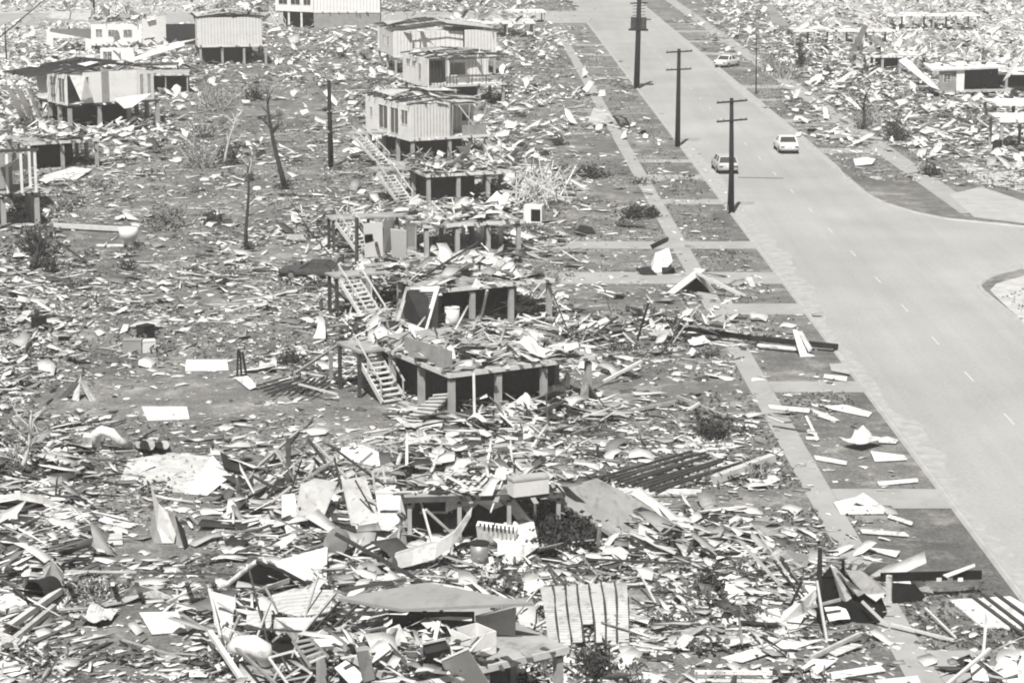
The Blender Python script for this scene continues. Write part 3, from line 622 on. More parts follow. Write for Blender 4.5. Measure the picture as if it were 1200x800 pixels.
# wreckage left on the floors
def on_deck(root, W, L, z, n, pw=.7, big=.34, hi=.35, tilt=.25):
    M = root.matrix_basis; u = nrs.rand(n) * (W + .3) - .15; v = nrs.rand(n) * (L + .3) - .15; p = [M @ Vector((a, b, z)) for a, b in zip(u, v)]
    X = np.array([q.x for q in p]); Y = np.array([q.y for q in p]); la = np.exp(nrs.randn(n) * .45) * big; h = nrs.rand(n) ** 2 * hi
    thin = nrs.rand(n) < .35; lb = np.where(thin, .05, la * (.4 + .4 * nrs.rand(n))); la = np.where(thin, la * 2.2, la)
    tag(mass('floor_debris', X, Y, X * 0 + z, la, lb, h, tilt + X * 0, tones(n, pw=pw), fold=.3), kind='stuff')
on_deck(hg, 7.2, 8.2, 2.42, 200, hi=.4, big=.3); on_deck(hf, 7.4, 7.8, 2.42, 150, hi=.4); on_deck(he, 6.6, 6.5, 2.42, 110); on_deck(hd, 7.4, 6.5, 2.42, 170, hi=.8, tilt=.4)
on_deck(hi, 2.8, 5.0, 2.42, 190, hi=.6, big=.2, tilt=.35); on_deck(h4, 6.4, 6, 2.42, 60, hi=.4); on_deck(hh, 6.4, 8, 2.22, 240, hi=.5, big=.26)
for q, W_, L_, z_ in ((hc, 7, 9, 5.12), (hb, 8.4, 7.5, 5.12), (ha, 12, 12, 5.12), (ht, 8.8, 7.5, 5.3)): on_deck(q, W_, L_, z_, 60, hi=.5, big=.4, tilt=.2)
on_deck(hl, 8, 8, 6.25, 60, hi=.8, big=.4, tilt=.3, pw=.4); on_deck(hq, 9.5, 6, 4.2, 90, hi=1.2, big=.5, tilt=.5); on_deck(hq2, 9, 5, 2.6, 70, hi=1.4, big=.5, tilt=.5)
for q, W_, L_, z_ in ((h6, 12, 8, 2.2), (h12, 14, 6, 2.4), (h13, 9, 6, 2.4), (h14, 14, 7, 2.4), (h9, 12, 7, 2.4), (h8, 9, 7, 3.8)): on_deck(q, W_, L_, z_ + .02, 70, pw=.8, hi=1.0, tilt=.5, big=.5)

# heaps of bigger wreckage around the fallen houses
def heap(px, py, rx, ry, n, h, big=.36, pw=.6, pd=.15, tilt=.24):
    n = int(n * .8); h *= .8
    c = P(px, py); a = nrs.randn(n) * .45; b = nrs.randn(n) * .45; X = c.x + a * rx; Y = c.y + b * ry; d = np.exp(-(a * a + b * b) * 1.6)
    la = np.exp(nrs.randn(n) * .5) * big; thin = nrs.rand(n) < .45; lb = np.where(thin, .05, la * (.3 + .4 * nrs.rand(n))); la = np.where(thin, la * 2, la)
    tag(mass('rubble_debris', X, Y, X * 0, la, lb, nrs.rand(n) * h * d, tilt + X * 0, tones(n, pw=pw, pd=pd), fold=.25), kind='stuff')
for a in ((470, 645, 5, 2.5, 200, .8), (370, 600, 2.5, 4, 200, 1.0), (330, 585, 3, 4, 140, .8), (560, 560, 4, 4, 160, .8), (300, 725, 3, 3, 140, .9), (450, 720, 3, 4, 200, 1.4), (640, 480, 4, 3, 150, .7), (560, 490, 3, 3, 120, .6),
          (450, 345, 3, 5, 150, 1.2), (430, 390, 3, 6, 150, .9), (395, 260, 4, 8, 160, 1.2), (560, 235, 6, 8, 200, .9), (640, 215, 4, 8, 160, 1.3), (600, 360, 6, 6, 150, .7), (560, 300, 5, 6, 150, .7), (780, 385, 6, 5, 200, .8), (700, 390, 4, 5, 120, .6),
          (830, 640, 4, 4, 200, .6), (760, 625, 4, 4, 160, .6), (960, 690, 2.5, 3, 140, .9), (1170, 785, 1.2, 1.2, 50, .3), (470, 185, 4, 8, 120, .7), (560, 180, 5, 8, 120, .8), (20, 60, 12, 25, 260, 2.2), (60, 40, 14, 30, 260, 2.4),
          (1040, 95, 10, 16, 240, 2.2), (960, 60, 12, 20, 240, 2.2), (1120, 60, 14, 25, 300, 2.5), (1000, 20, 25, 30, 300, 2.5), (1150, 15, 20, 30, 260, 2.5), (480, 12, 20, 30, 260, 2.0), (570, 5, 15, 30, 160, 2.0), (20, 110, 7, 14, 160, 1.8), (10, 180, 5, 8, 100, 1.2), (160, 90, 8, 14, 120, 1.2), (15, 305, 3, 5, 60, .7), (60, 650, 3, 4, 160, .6), (30, 540, 3, 5, 120, .7), (1170, 90, 8, 10, 120, 1.2), (880, 45, 10, 16, 120, 1.2)):
    heap(*a)

# ---------------------------------------------------------------- single loose pieces, each an object of its own
def sheet_mesh(name, m, Ln, Wd, kind, seed):
    r = random.Random(seed); nu, nv = 12, (18 if kind == 'iron' else 8); b = MB()
    k1, k2, ph = r.uniform(-.08, .12), r.uniform(0, .18), r.uniform(0, 6); fold = r.uniform(.3, .7); fa_ = r.uniform(.0, .6) if r.random() < .35 else .0
    cr = [(r.uniform(0, 1), r.uniform(0, 1), r.uniform(.1, .3), r.uniform(-.3, .4)) for _ in range(9)] if kind == 'crumple' else []
    top = []
    for i in range(nu + 1):
        for j in range(nv + 1):
            u, v = i / nu, j / nv; x = (u - .5) * Ln; y = (v - .5) * Wd
            if kind != 'crumple' and r.random() < .9:
                if i in (0, nu): x += r.uniform(-.06, .06) * Ln
            z = k1 * (u - .5) ** 2 * Ln + k2 * .3 * math.sin(ph + 5 * u) * math.sin(v * 3)
            if u > fold: z += math.sin(fa_) * (u - fold) * Ln; x -= (1 - math.cos(fa_)) * (u - fold) * Ln
            if kind == 'iron': z += .022 * (1 if (j % 2) else -1)
            for (a, c_, s_, h) in cr: z += h * max(0, 1 - math.hypot(u - a, v - c_) / s_ / 1.6) * Wd * .9
            top.append((x, y, z))
    mz = min(t[2] for t in top); top = [(x, y, z - mz + .03) for x, y, z in top]; N = nv + 1
    b.v = top + [(x, y, z - .018) for x, y, z in top]; K = len(top)
    for i in range(nu):
        for j in range(nv):
            a = i * N + j; b.f.append((a, a + N, a + N + 1, a + 1)); b.f.append((a + K, a + 1 + K, a + N + 1 + K, a + N + K))
    for i in range(nu):
        for j0 in (0, nv): a = i * N + j0; b.f.append((a, a + N, a + N + K, a + K))
    for j in range(nv):
        for i0 in (0, nu): a = i0 * N + j; b.f.append((a, a + 1, a + 1 + K, a + K))
    b.mi = [0] * len(b.f); return b.mesh(name, m)
def board_mesh(name, m, Ln, Wd, seed):
    r = random.Random(seed); pts = []
    base = [(-.5, -.5), (0, -.5), (.5, -.5), (.5, 0), (.5, .5), (0, .5), (-.5, .5), (-.5, 0)]
    for i, (x, y) in enumerate(base):
        k = r.random(); q = .22 if k < .4 else .03
        pts.append((x * Ln * (1 - r.random() * q), y * Wd * (1 - r.random() * q), .03))
    return MB().slab(pts, .022).mesh(name, m)
def plank_mesh(name, m, Ln, Wd, Th, seed):
    r = random.Random(seed); b = MB(); bend = r.uniform(-.04, .06); prev = None
    ps = [(-Ln / 2 + Ln * i / 4, r.uniform(-.01, .01) * Ln, Th / 2 + bend * (1 - (i / 2 - 1) ** 2)) for i in range(5)]
    for a, c_ in zip(ps, ps[1:]): b.bar(a, c_, Wd, Th)
    return b.mesh(name, m)
IRONP = [sheet_mesh('bent_roofing_sheet', m, L_, W_, 'iron', s) for s, (m, L_, W_) in enumerate(((PALE, 3.2, .9), (IRON, 2.6, .9), (PALE, 4.2, .8), (PALE, 2.0, 1.1), (IRON, 3.6, .85), (PALE, 2.8, 1.6), (PALE, 1.8, .8), (IRON, 2.2, 1.4)))]
CRUMP = [sheet_mesh('crumpled_sheet', m, L_, W_, 'crumple', 20 + s) for s, (m, L_, W_) in enumerate(((PALE, 1.8, 1.4), (PALE, 2.4, 1.2), (IRON, 1.7, 1.5), (CLOTH, 1.5, 1.1), (PALE, 2.6, 1.8), (CLOTH, 2.0, 1.6)))]
BOARDP = [board_mesh('broken_wall_board', m, L_, W_, 40 + s) for s, (m, L_, W_) in enumerate(((WHITE, 2.2, 1.1), (PALE, 1.6, 1.1), (PALE, 2.8, .8), (WHITE, 1.2, .9), (GREY, 2.0, 1.1), (PALE, 2.4, 1.2), (FIBRO, 1.8, .6), (WHITE, 1.5, .5)))]
PLANKP = [plank_mesh('timber_plank', m, L_, W_, T_, 60 + s) for s, (m, L_, W_, T_) in enumerate(((TIMBER, 3.4, .12, .06), (PTIMB, 2.4, .14, .04), (DTIMB, 3.0, .1, .08), (TIMBER, 4.6, .1, .1), (PTIMB, 3.2, .2, .04), (DTIMB, 4.2, .12, .1), (PTIMB, 1.6, .15, .05)))]
ZONES = [((60, 745), 'in the yard beside the upended dark drum'), ((200, 700), 'by the low broken fence'), ((190, 620), 'around the tall pointed sheet'), ((60, 570), 'near the broken white branches'),
 ((215, 555), 'around the large flattened pale sheet'), ((90, 460), 'by the small tent shaped wreck on the lawn'), ((230, 455), 'on the lawn near two white slabs'), ((120, 385), 'near the grey boxes on the back lawn'), ((300, 380), 'on the back lawn near the upright dark sticks'),
 ((130, 290), 'around the upturned white tub'), ((50, 250), 'beside the tall deck with hanging cloth'), ((240, 220), 'around the biggest tangled bush'), ((320, 260), 'by the two bare tree trunks'), ((330, 150), 'between tangled tree and lone dark pole'),
 ((150, 160), 'in front of the torn white stilt house'), ((340, 70), 'in front of the brick based house'), ((480, 640), 'in the collapsed house with the round tank'), ((370, 590), 'beside the collapsed white walls'), ((420, 480), 'at the short white stair'),
 ((600, 500), 'in front of the floor with brick store room'), ((350, 760), 'in the bottom ruin among the crossed poles'), ((560, 670), 'behind the fallen grey roof slab'), ((770, 590), 'around the dark batten grid'), ((700, 740), 'beside the striped white panel'), ((800, 690), 'on the littered strip by the footpath'),
 ((980, 730), 'around the torn white sheets on posts'), ((1100, 640), 'on the verge below the bottom driveway'), ((1010, 520), 'on the verge between two grey driveways'), ((930, 410), 'around the long dark fallen beam'), ((760, 460), 'in the yard beside the crossed planks'),
 ((650, 400), 'between the brick floor house and dark beam'), ((840, 350), 'around the dark tent shaped roof'), ((700, 330), 'around the long pale driveway'), ((700, 260), 'beside the white cabinet with dark door'), ((640, 210), 'around the heap of pale sticks'), ((820, 230), 'on the verge by the closest power pole'),
 ((760, 170), 'by the middle power pole'), ((690, 100), 'by the transformer pole'), ((640, 60), 'near the street crossing'), ((420, 300), 'between the long stairs'), ((380, 350), 'around the rusted car wreck'), ((560, 320), 'behind the tilted louvre wall'), ((600, 150), 'beside the house with three windows'), ((620, 90), 'beside the veranda house'),
 ((860, 60), 'on the far verge by the parked car'), ((1000, 170), 'on the far verge by the moving car'), ((1060, 200), 'on the corner lawn of the side street'), ((960, 90), 'around the far hedge across the street'), ((1100, 150), 'in the far yards across the street'), ((1160, 220), 'near the small dark box across the street'), ((100, 50), 'among the white wrecks behind the stilt houses'), ((1170, 370), 'on the bright corner beside the junction'), ((500, 20), 'around the far floor with white slab')]
ZP = [(P(*z[0]), z[1]) for z in ZONES]
used_l = {}
def zone(p): return min(ZP, key=lambda z: ((z[0].x - p.x) ** 2 + ((z[0].y - p.y) * .7) ** 2))[1]
def tone_word(me):
    return {'pale_sheet': 'pale', 'grey_iron_sheet': 'grey', 'white_cloth': 'white', 'white_painted_board': 'white', 'grey_board': 'dull grey', 'grey_fibro_wall': 'light grey', 'weathered_timber': 'weathered', 'pale_timber': 'pale', 'dark_timber': 'dark'}[me.materials[0].name]
HEROP = [(P(x, y), r) for x, y, r in ((1180, 775, 3.2), (1100, 730, 1.6), (120, 520, 1.6), (560, 790, 3.2), (690, 722, 2.2), (620, 610, 2.6), (350, 740, 2.4), (500, 625, 3.0), (985, 715, 1.9), (197, 625, 1.4), (790, 556, 2.6), (500, 378, 1.8), (450, 455, 2.0), (440, 345, 2.0), (385, 262, 1.8), (290, 780, 1.6), (1090, 690, 1.8), (1160, 716, 1.6), (92, 458, 1.2), (880, 402, 3), (560, 500, 2.5), (570, 400, 2.5))]
def loose(protos, n, word, cat, e=1.4, ymin=90, power=1.0, sc=(.6, 1.15), tilt=.12, hi=.5):
    X, Y, c = sample(n, e=e, ymin=ymin, power=power)
    for x, y, cc_ in zip(X, Y, c):
        if any(((x - h.x) / r) ** 2 + ((y - h.y) / (r * 1.6)) ** 2 < 1 for h, r in HEROP): continue
        me = rnd.choice(protos); o = bpy.data.objects.new(me.name, me); C.objects.link(o)
        s = rnd.uniform(*sc); o.scale = (s * rnd.uniform(.8, 1.1), s, s); t = tilt * (1 + 2 * max(0, cc_ - .6))
        z = rnd.random() ** 2 * max(0, cc_ - .5) * hi
        o.location = (x, y, z + .01); o.rotation_euler = (rnd.gauss(0, t), rnd.gauss(0, t), rnd.uniform(0, 6.28))
        lab = f'{tone_word(me)} {word} {zone(o.location)}'
        tag(o, lab, cat, lab + 's' if False else word + 's ' + zone(o.location))
        o.location.z += abs(math.sin(o.rotation_euler.y)) * me.vertices[0].co.x * -s * .7 if abs(o.rotation_euler.y) > .02 else 0
loose(IRONP, 250, 'bent roofing sheet', 'roofing sheet', sc=(.28, .68), tilt=.06)
loose(BOARDP, 270, 'broken wall board', 'board', sc=(.28, .75), tilt=.06)
loose(PLANKP, 280, 'timber plank', 'plank', sc=(.45, 1.0), tilt=.03)
loose(CRUMP, 130, 'crumpled metal sheet', 'crumpled sheet', sc=(.25, .55), tilt=.08)
# timbers still leaning in the wrecks
for (x, y, rx, ry, n_, nm) in ((350, 590, 2.2, 3.0, 26, 'in the collapsed walls by the dark grey post'), (480, 620, 3.0, 2.5, 24, 'in the collapsed house around the bent metal casing'), (290, 770, 2.0, 2.2, 22, 'at the dark gap of the bottom ruin'), (440, 350, 2.2, 4, 14, 'around the stair of the deck with drums'), (400, 280, 2.5, 5, 14, 'around the long stairs by the upright panels'), (970, 715, 1.2, 1.6, 10, 'at the torn white sheets on the verge'), (780, 400, 3, 4, 12, 'at the dark fallen beam')):
    c0 = P(x, y)
    for k in range(n_):
        p = c0 + Vector((rnd.gauss(0, rx * .6), rnd.gauss(0, ry * .6), 0)); L_ = rnd.uniform(1.2, 3.4); a = rnd.uniform(0, 6.3); e_ = rnd.uniform(.2, 1.1)
        d = Vector((math.cos(a) * math.cos(e_), math.sin(a) * math.cos(e_), math.sin(e_))) * L_; m_ = rnd.choice((TIMBER, PTIMB, DTIMB, DTIMB))
        o = MB().bar(p, p + d, rnd.uniform(.05, .1)).build('leaning_timber', m_, None, loc=p); wd = {'weathered_timber': 'weathered', 'pale_timber': 'pale', 'dark_timber': 'dark'}[m_.name]
        tag(o, f'{wd} timber leaning {nm}', 'timber', f'timbers leaning {nm}')
    for k in range(n_ * 2 // 5):
        me = rnd.choice(BOARDP + CRUMP[:1]); o = bpy.data.objects.new('leaning_board' if me in BOARDP else 'leaning_sheet', me); C.objects.link(o); s_ = rnd.uniform(.35, .75); o.scale = (s_, s_, s_); tl = rnd.choice((-1, 1)) * rnd.uniform(.35, 1.0)
        o.location = c0 + Vector((rnd.gauss(0, rx * .6), rnd.gauss(0, ry * .6), .12 + abs(math.sin(tl)) * s_ * .7)); o.rotation_euler = (tl, rnd.gauss(0, .2), rnd.uniform(0, 6.3)); wd = tone_word(me)
        tag(o, f'{wd} {"board" if me in BOARDP else "metal sheet"} leaning {nm}', 'board' if me in BOARDP else 'metal sheet', f'boards and sheets leaning {nm}')
# larger sheets lying on the stripped floors
for root, W_, L_, z_, nm in ((hg, 7, 8, 2.45, 'on the floor above the brick store room'), (hf, 7, 7.5, 2.45, 'on the floor above the two drums'), (he, 6, 6, 2.45, 'on the floor with upright panels'), (hd, 7, 6, 2.5, 'on the floor beside the stick pile'), (h4, 6, 5.5, 2.45, 'on the floor beside the white tent')):
    for k in range(11):
        me = rnd.choice(BOARDP + IRONP + CRUMP + PLANKP[:4]); o = bpy.data.objects.new(me.name, me); C.objects.link(o); s = rnd.uniform(.5, .95); o.scale = (s, s, s)
        q = root.matrix_basis @ Vector((rnd.uniform(.8, W_ - .8), rnd.uniform(.8, L_ - .8), z_ + rnd.uniform(0, .25))); o.location = q; o.rotation_euler = (rnd.gauss(0, .12), rnd.gauss(0, .12), rnd.uniform(0, 6.3))
        wd = me.name.split('.')[0].replace('_', ' '); tag(o, f'{tone_word(me)} {wd} {nm}', {'p': 'plank'}.get(wd[0], wd.split()[-1]) if 'plank' not in wd else 'plank', f'{wd}s {nm}')

# ---------------------------------------------------------------- power poles, wires, bare trunks
def pole(px, py, h, arms, label, r=.17, trans=False, group='power poles along the street', nm='power_pole', braces=True):
    b = P(px, py); rt = empty(nm, b, 0, label, 'power pole', group)
    rt.rotation_euler = (R((px % 7 - 3) * .4), R((py % 5 - 2) * .5), 0)
    MB().tube([(0, 0, -.3), (0, 0, h * .5), (0, 0, h)], [r * 1.25, r, r * .75], 10).build('pole_shaft', DBARK, rt, smooth=True)
    for (z, wd, yaw) in arms:
        T = Matrix.Rotation(yaw, 4, 'Z'); a = MB(); a.bar(T @ Vector((-wd / 2, -.16, z)), T @ Vector((wd / 2, -.16, z + .12)), .11, .12); ao = a.build('crossarm', DBARK, rt)
        for u in (-.46, -.28, .28, .46):
            p = T @ Vector((u * wd, -.16, z + .08 + .12 * u)); MB().tube([p, p + Vector((0, 0, .12)), p + Vector((0, 0, .2))], [.03, .06, .03], 6).build('insulator', POST, ao)
    if trans:
        z = h * .52
        for s in (-1, 1):
            MB().tube([(s * .55, -.1, z), (s * .55, -.1, z + 1.3)], .34, 12).build('transformer', DTIMB, rt)
        MB().box(-1.1, 1.1, -.4, .4, z - .2, z - .02).build('platform', DBARK, rt)
        for k in range(5): MB().bar((-.7, -.2, z + 1.5 + k * .35), (.7, -.2, z + 1.6 + k * .35), .07).build('crossarm', DBARK, rt)
    return rt
pole(857, 250, 8.6, ((8.3, 2.3, .12), (6.9, 2.3, .12)), 'closest power pole with two crossarms standing at the kerb', .18)
MB().bar((-.3, -.25, .3), (-.12, -.2, 4.0), .06).build('cable_guard', DBARK, bpy.data.objects['power_pole'])
pole(794, 172, 8.9, ((8.6, 2.4, .1), (7.0, 2.3, -.05)), 'middle power pole with two crossarms beside the road', .2)
pole(746, 104, 13, ((9.6, 2.0, .0),), 'tall power pole carrying two drum transformers', .28, trans=True)
pole(388, 196, 7.4, ((4.6, .5, 0), (2.9, .6, .5)), 'lone dark pole standing in the back yards', .2, group=None)
pole(886, 110, 6.5, (), 'thin pale pole on the far side of the road', .06, group=None)
pole(8, 76, 5, (), 'thin pole among the white wrecks', .09, group=None)
a, b = P(-10, 52, 9.0), P(52, 0, 9.0); d = (b - a)
cb = MB().tube([a - d * 1.6 + Vector((0, 0, 1.2)), a - d * .6, a, b, b + d * .6, b + d * 1.6 + Vector((0, 0, 1.2))], .07, 6).build('overhead_cable', DBARK, None)
tag(cb, 'dark overhead cable slanting across the far yards', 'cable')
for e_ in (a - d * 1.6 + Vector((0, 0, 1.2)), b + d * 1.6 + Vector((0, 0, 1.2))):
    rt = empty('power_pole', (e_.x, e_.y, 0), 0, 'dark pole holding up the end of the slanting cable', 'power pole', 'poles holding the slanting cable')
    MB().tube([(0, 0, 0), (0, 0, e_.z + .2)], [.2, .14], 8).build('pole_shaft', DBARK, rt)
def bare_tree(px, py, h, lean, label, r=.13, nb=5, m=BARK, seed=0, group=None, base=True):
    r_ = random.Random(seed); b = P(px, py); rt = empty('bare_tree', b, 0, label, 'tree', group)
    pts = [(lean * t + .12 * math.sin(5 * t + seed), .1 * math.sin(4 * t), h * t) for t in (0, .25, .5, .75, 1)]
    MB().tube([(x, y, z) for x, y, z in pts], [r * 1.3, r, r * .8, r * .6, r * .3], 8).build('trunk', m, rt, smooth=True)
    for i in range(nb):
        t = r_.uniform(.4, .98); p = Vector((lean * t + .12 * math.sin(5 * t + seed), .1 * math.sin(4 * t), h * t)); a = r_.uniform(0, 6.3); q = p + Vector((math.cos(a) * .5, math.sin(a) * .5, .5)) * r_.uniform(.6, 1.8)
        q2 = q + Vector((r_.uniform(-.4, .4), r_.uniform(-.4, .4), r_.uniform(.1, .7)))
        MB().tube([p, q, q2], [r * .4, r * .25, r * .1], 5).build('branch', m, rt)
    if base:
        lb = MB()
        for i in range(50):
            a = r_.uniform(0, 6.3); d_ = abs(r_.gauss(0, .4)); p = Vector((math.cos(a) * d_, math.sin(a) * d_, r_.uniform(0, .5))); lb.slab([p, p + Vector((.25, .05, .1)), p + Vector((.1, .2, .2))], .01)
        lb.build('foliage', LEAFD, rt)
bare_tree(333, 222, 7.4, -1.3, 'leaning bare trunk with dark bark in the back yards', .19, 12, seed=2)
bare_tree(290, 294, 5.8, .1, 'thin upright bare trunk on the back lawn', .12, 2, seed=4)
bare_tree(290, 212, 2.6, .4, 'pale dead branch trunk standing behind the thin trunk', .12, 3, m=PBARK, seed=5)

bare_tree(262, 196, 4.6, 1.2, 'many branched pale dead tree inside the tangled bushes', .12, 16, m=PBARK, seed=9)
bare_tree(40, 316, 2.6, .5, 'stripped dark stump with snapped limbs before the edge deck', .2, 8, seed=11)
bare_tree(22, 560, 3.0, .8, 'pale snapped branch tree at the left edge of the yard', .11, 12, m=PBARK, seed=12)
bare_tree(1010, 152, 3.4, .3, 'stripped grey tree by the far footpath', .14, 9, seed=13)
# ---------------------------------------------------------------- bushes and torn trees
def bush(px, py, w_, h, n, label, name='wrecked_bush', cat='bush', twm=PBARK, leaf=LEAFL, seed=0, twigs=26, group=None, lsize=.14):
    twigs = int(twigs * 1.7); n = int(n * 1.25)
    r = random.Random(seed * 7 + 3); b = P(px, py); rt = empty(name, b, r.uniform(0, 6), label, cat, group); tips = []
    t = MB()
    for i in range(twigs):
        a = r.uniform(0, 6.3); e = r.uniform(.15, 1.4); L = r.uniform(.5, 1.0)
        d = Vector((math.cos(a) * math.cos(e) * w_ / 2, math.sin(a) * math.cos(e) * w_ / 2, math.sin(e) * h)) * L
        s = Vector((r.gauss(0, w_ * .08), r.gauss(0, w_ * .08), 0)); m_ = s + d * .55 + Vector((r.gauss(0, .12), r.gauss(0, .12), r.gauss(0, .1)))
        t.tube([s, m_, s + d], [.05, .032, .012], 4, cap=False); tips += [(s + d), m_, s + d * .8]
    t.build('twigs', twm, rt)
    lf = MB()
    for i in range(n):
        p = r.choice(tips) + Vector((r.gauss(0, w_ * .09), r.gauss(0, w_ * .09), r.gauss(0, h * .12))); p.z = abs(p.z) + .02
        d1 = Vector((r.gauss(0, 1), r.gauss(0, 1), r.gauss(0, 1))).normalized() * lsize * r.uniform(.6, 1.5); d2 = Vector((r.gauss(0, 1), r.gauss(0, 1), r.gauss(0, 1))).normalized() * lsize * .6
        lf.add([p - d1, p + d2, p + d1, p - d2], [(0, 1, 2, 3)])
    lf.build('foliage', leaf, rt)
    return rt
BL = [(232, 196, 5.0, 2.6, 900, 'big tangled grey bush of bare twigs in the back yards', LEAFL, 70), (268, 192, 3.0, 2.2, 500, 'dark leafy clump beside the big tangled bush', LEAFD, 30), (250, 130, 5.5, 3.4, 700, 'feathery torn tree with upright twigs behind the big bush', LEAFL, 60),
 (195, 268, 4.0, 1.8, 900, 'rounded grey shrub behind the upturned tub', LEAFL, 40), (250, 262, 2.4, 1.1, 350, 'low dark shrub beside the rounded grey one', LEAFD, 20), (45, 300, 4.5, 2.2, 700, 'dark drooping shrub beside the tall edge deck', LEAFD, 40), (742, 256, 2.6, 1.1, 600, 'dark round shrub beside the footpath', LEAFD, 30), (764, 254, 1.6, .8, 300, 'small dark shrub touching the round one by the footpath', LEAFD, 16),
 (833, 512, 2.4, .9, 600, 'dark weedy shrub at the footpath above the batten grid', LEAFD, 20), (664, 640, 2.8, 1.3, 1500, 'dense dark shrub in the shade under the collapsed house corner', LEAFD, 30), (692, 208, 4.0, 1.1, 600, 'long low dark shrub behind the stick pile', LEAFD, 20), (300, 118, 3.5, 2.0, 500, 'dark torn shrub behind the leaning trunk', LEAFD, 30),
 (920, 92, 6, 2.8, 700, 'grey hedge clump near the far footpath', LEAFL, 40), (905, 84, 5, 2.2, 600, 'grey hedge clump beside the parked car', LEAFL, 30), (938, 80, 1.4, 3.4, 400, 'narrow dark conifer beyond the far footpath', LEAFD, 20), (970, 92, 2.2, 1.6, 400, 'small dark bush near white wreckage across the street', LEAFD, 20), (1050, 165, 3.4, 2.6, 600, 'dark spiky bush behind the side street corner lawn', LEAFD, 40), (1015, 150, 4.5, 2.6, 500, 'grey bare shrub left of the spiky bush', LEAFL, 50),
 (1140, 150, 4.5, 2.0, 600, 'grey shrub beside the white slab floors across the street', LEAFL, 40), (1060, 118, 3, 2.4, 400, 'brown shrub in front of the wreck with grey window wall', LEAFL, 30), (700, 795, 2.2, 1.1, 500, 'dark ragged shrub at the foot of the striped panel', LEAFD, 30), (830, 690, 1.6, .8, 350, 'small dark shrub on the littered strip', LEAFD, 16), (20, 552, 2.2, 1.4, 120, 'tangle of broken white branches', LEAFL, 60), (110, 700, 3.0, .8, 400, 'flattened grey shrub between drum and fence', LEAFL, 40),
 (340, 425, 2.2, .7, 200, 'low twiggy scrub behind the short white stair', LEAFD, 30), (75, 248, 2.4, 1.4, 300, 'loose grey scrub behind the tall edge deck', LEAFL, 24), (170, 150, 2.5, 1.0, 250, 'low scrub right of the torn white stilt house', LEAFL, 20), (235, 160, 3.4, 2.0, 400, 'twiggy scrub between two tangled trees', LEAFL, 40), (655, 170, 2.6, .9, 250, 'low dark scrub near the stick pile', LEAFD, 16), (585, 120, 3.0, 1.4, 300, 'dark scrub beside the veranda house', LEAFD, 20), (740, 800, 1.8, .7, 250, 'low grey scrub at the bottom by the long white sheet', LEAFL, 20), (885, 560, 1.8, .8, 160, 'wiry scrub on the footpath beside the white beam', LEAFL, 40), (150, 318, 1.6, 1.3, 120, 'charred upright scrub behind the tub', LEAFD, 16), (60, 320, 1.8, 1.6, 160, 'dark drooping scrub in front of the edge deck', LEAFD, 16), (1090, 205, 2.4, 1.2, 250, 'low scrub behind the corner lawn', LEAFD, 16), (1000, 118, 3.0, 1.4, 250, 'low grey scrub beyond the far footpath', LEAFL, 20)]
for i, (x, y, w_, h, n_, lab, lf, tw) in enumerate(BL): bush(x, y, w_, h, n_ if 'shade' in lab or 'conifer' in lab else int(n_ * .5), lab, leaf=lf, twm=DTIMB if lf is LEAFD else PBARK, seed=i, twigs=tw)
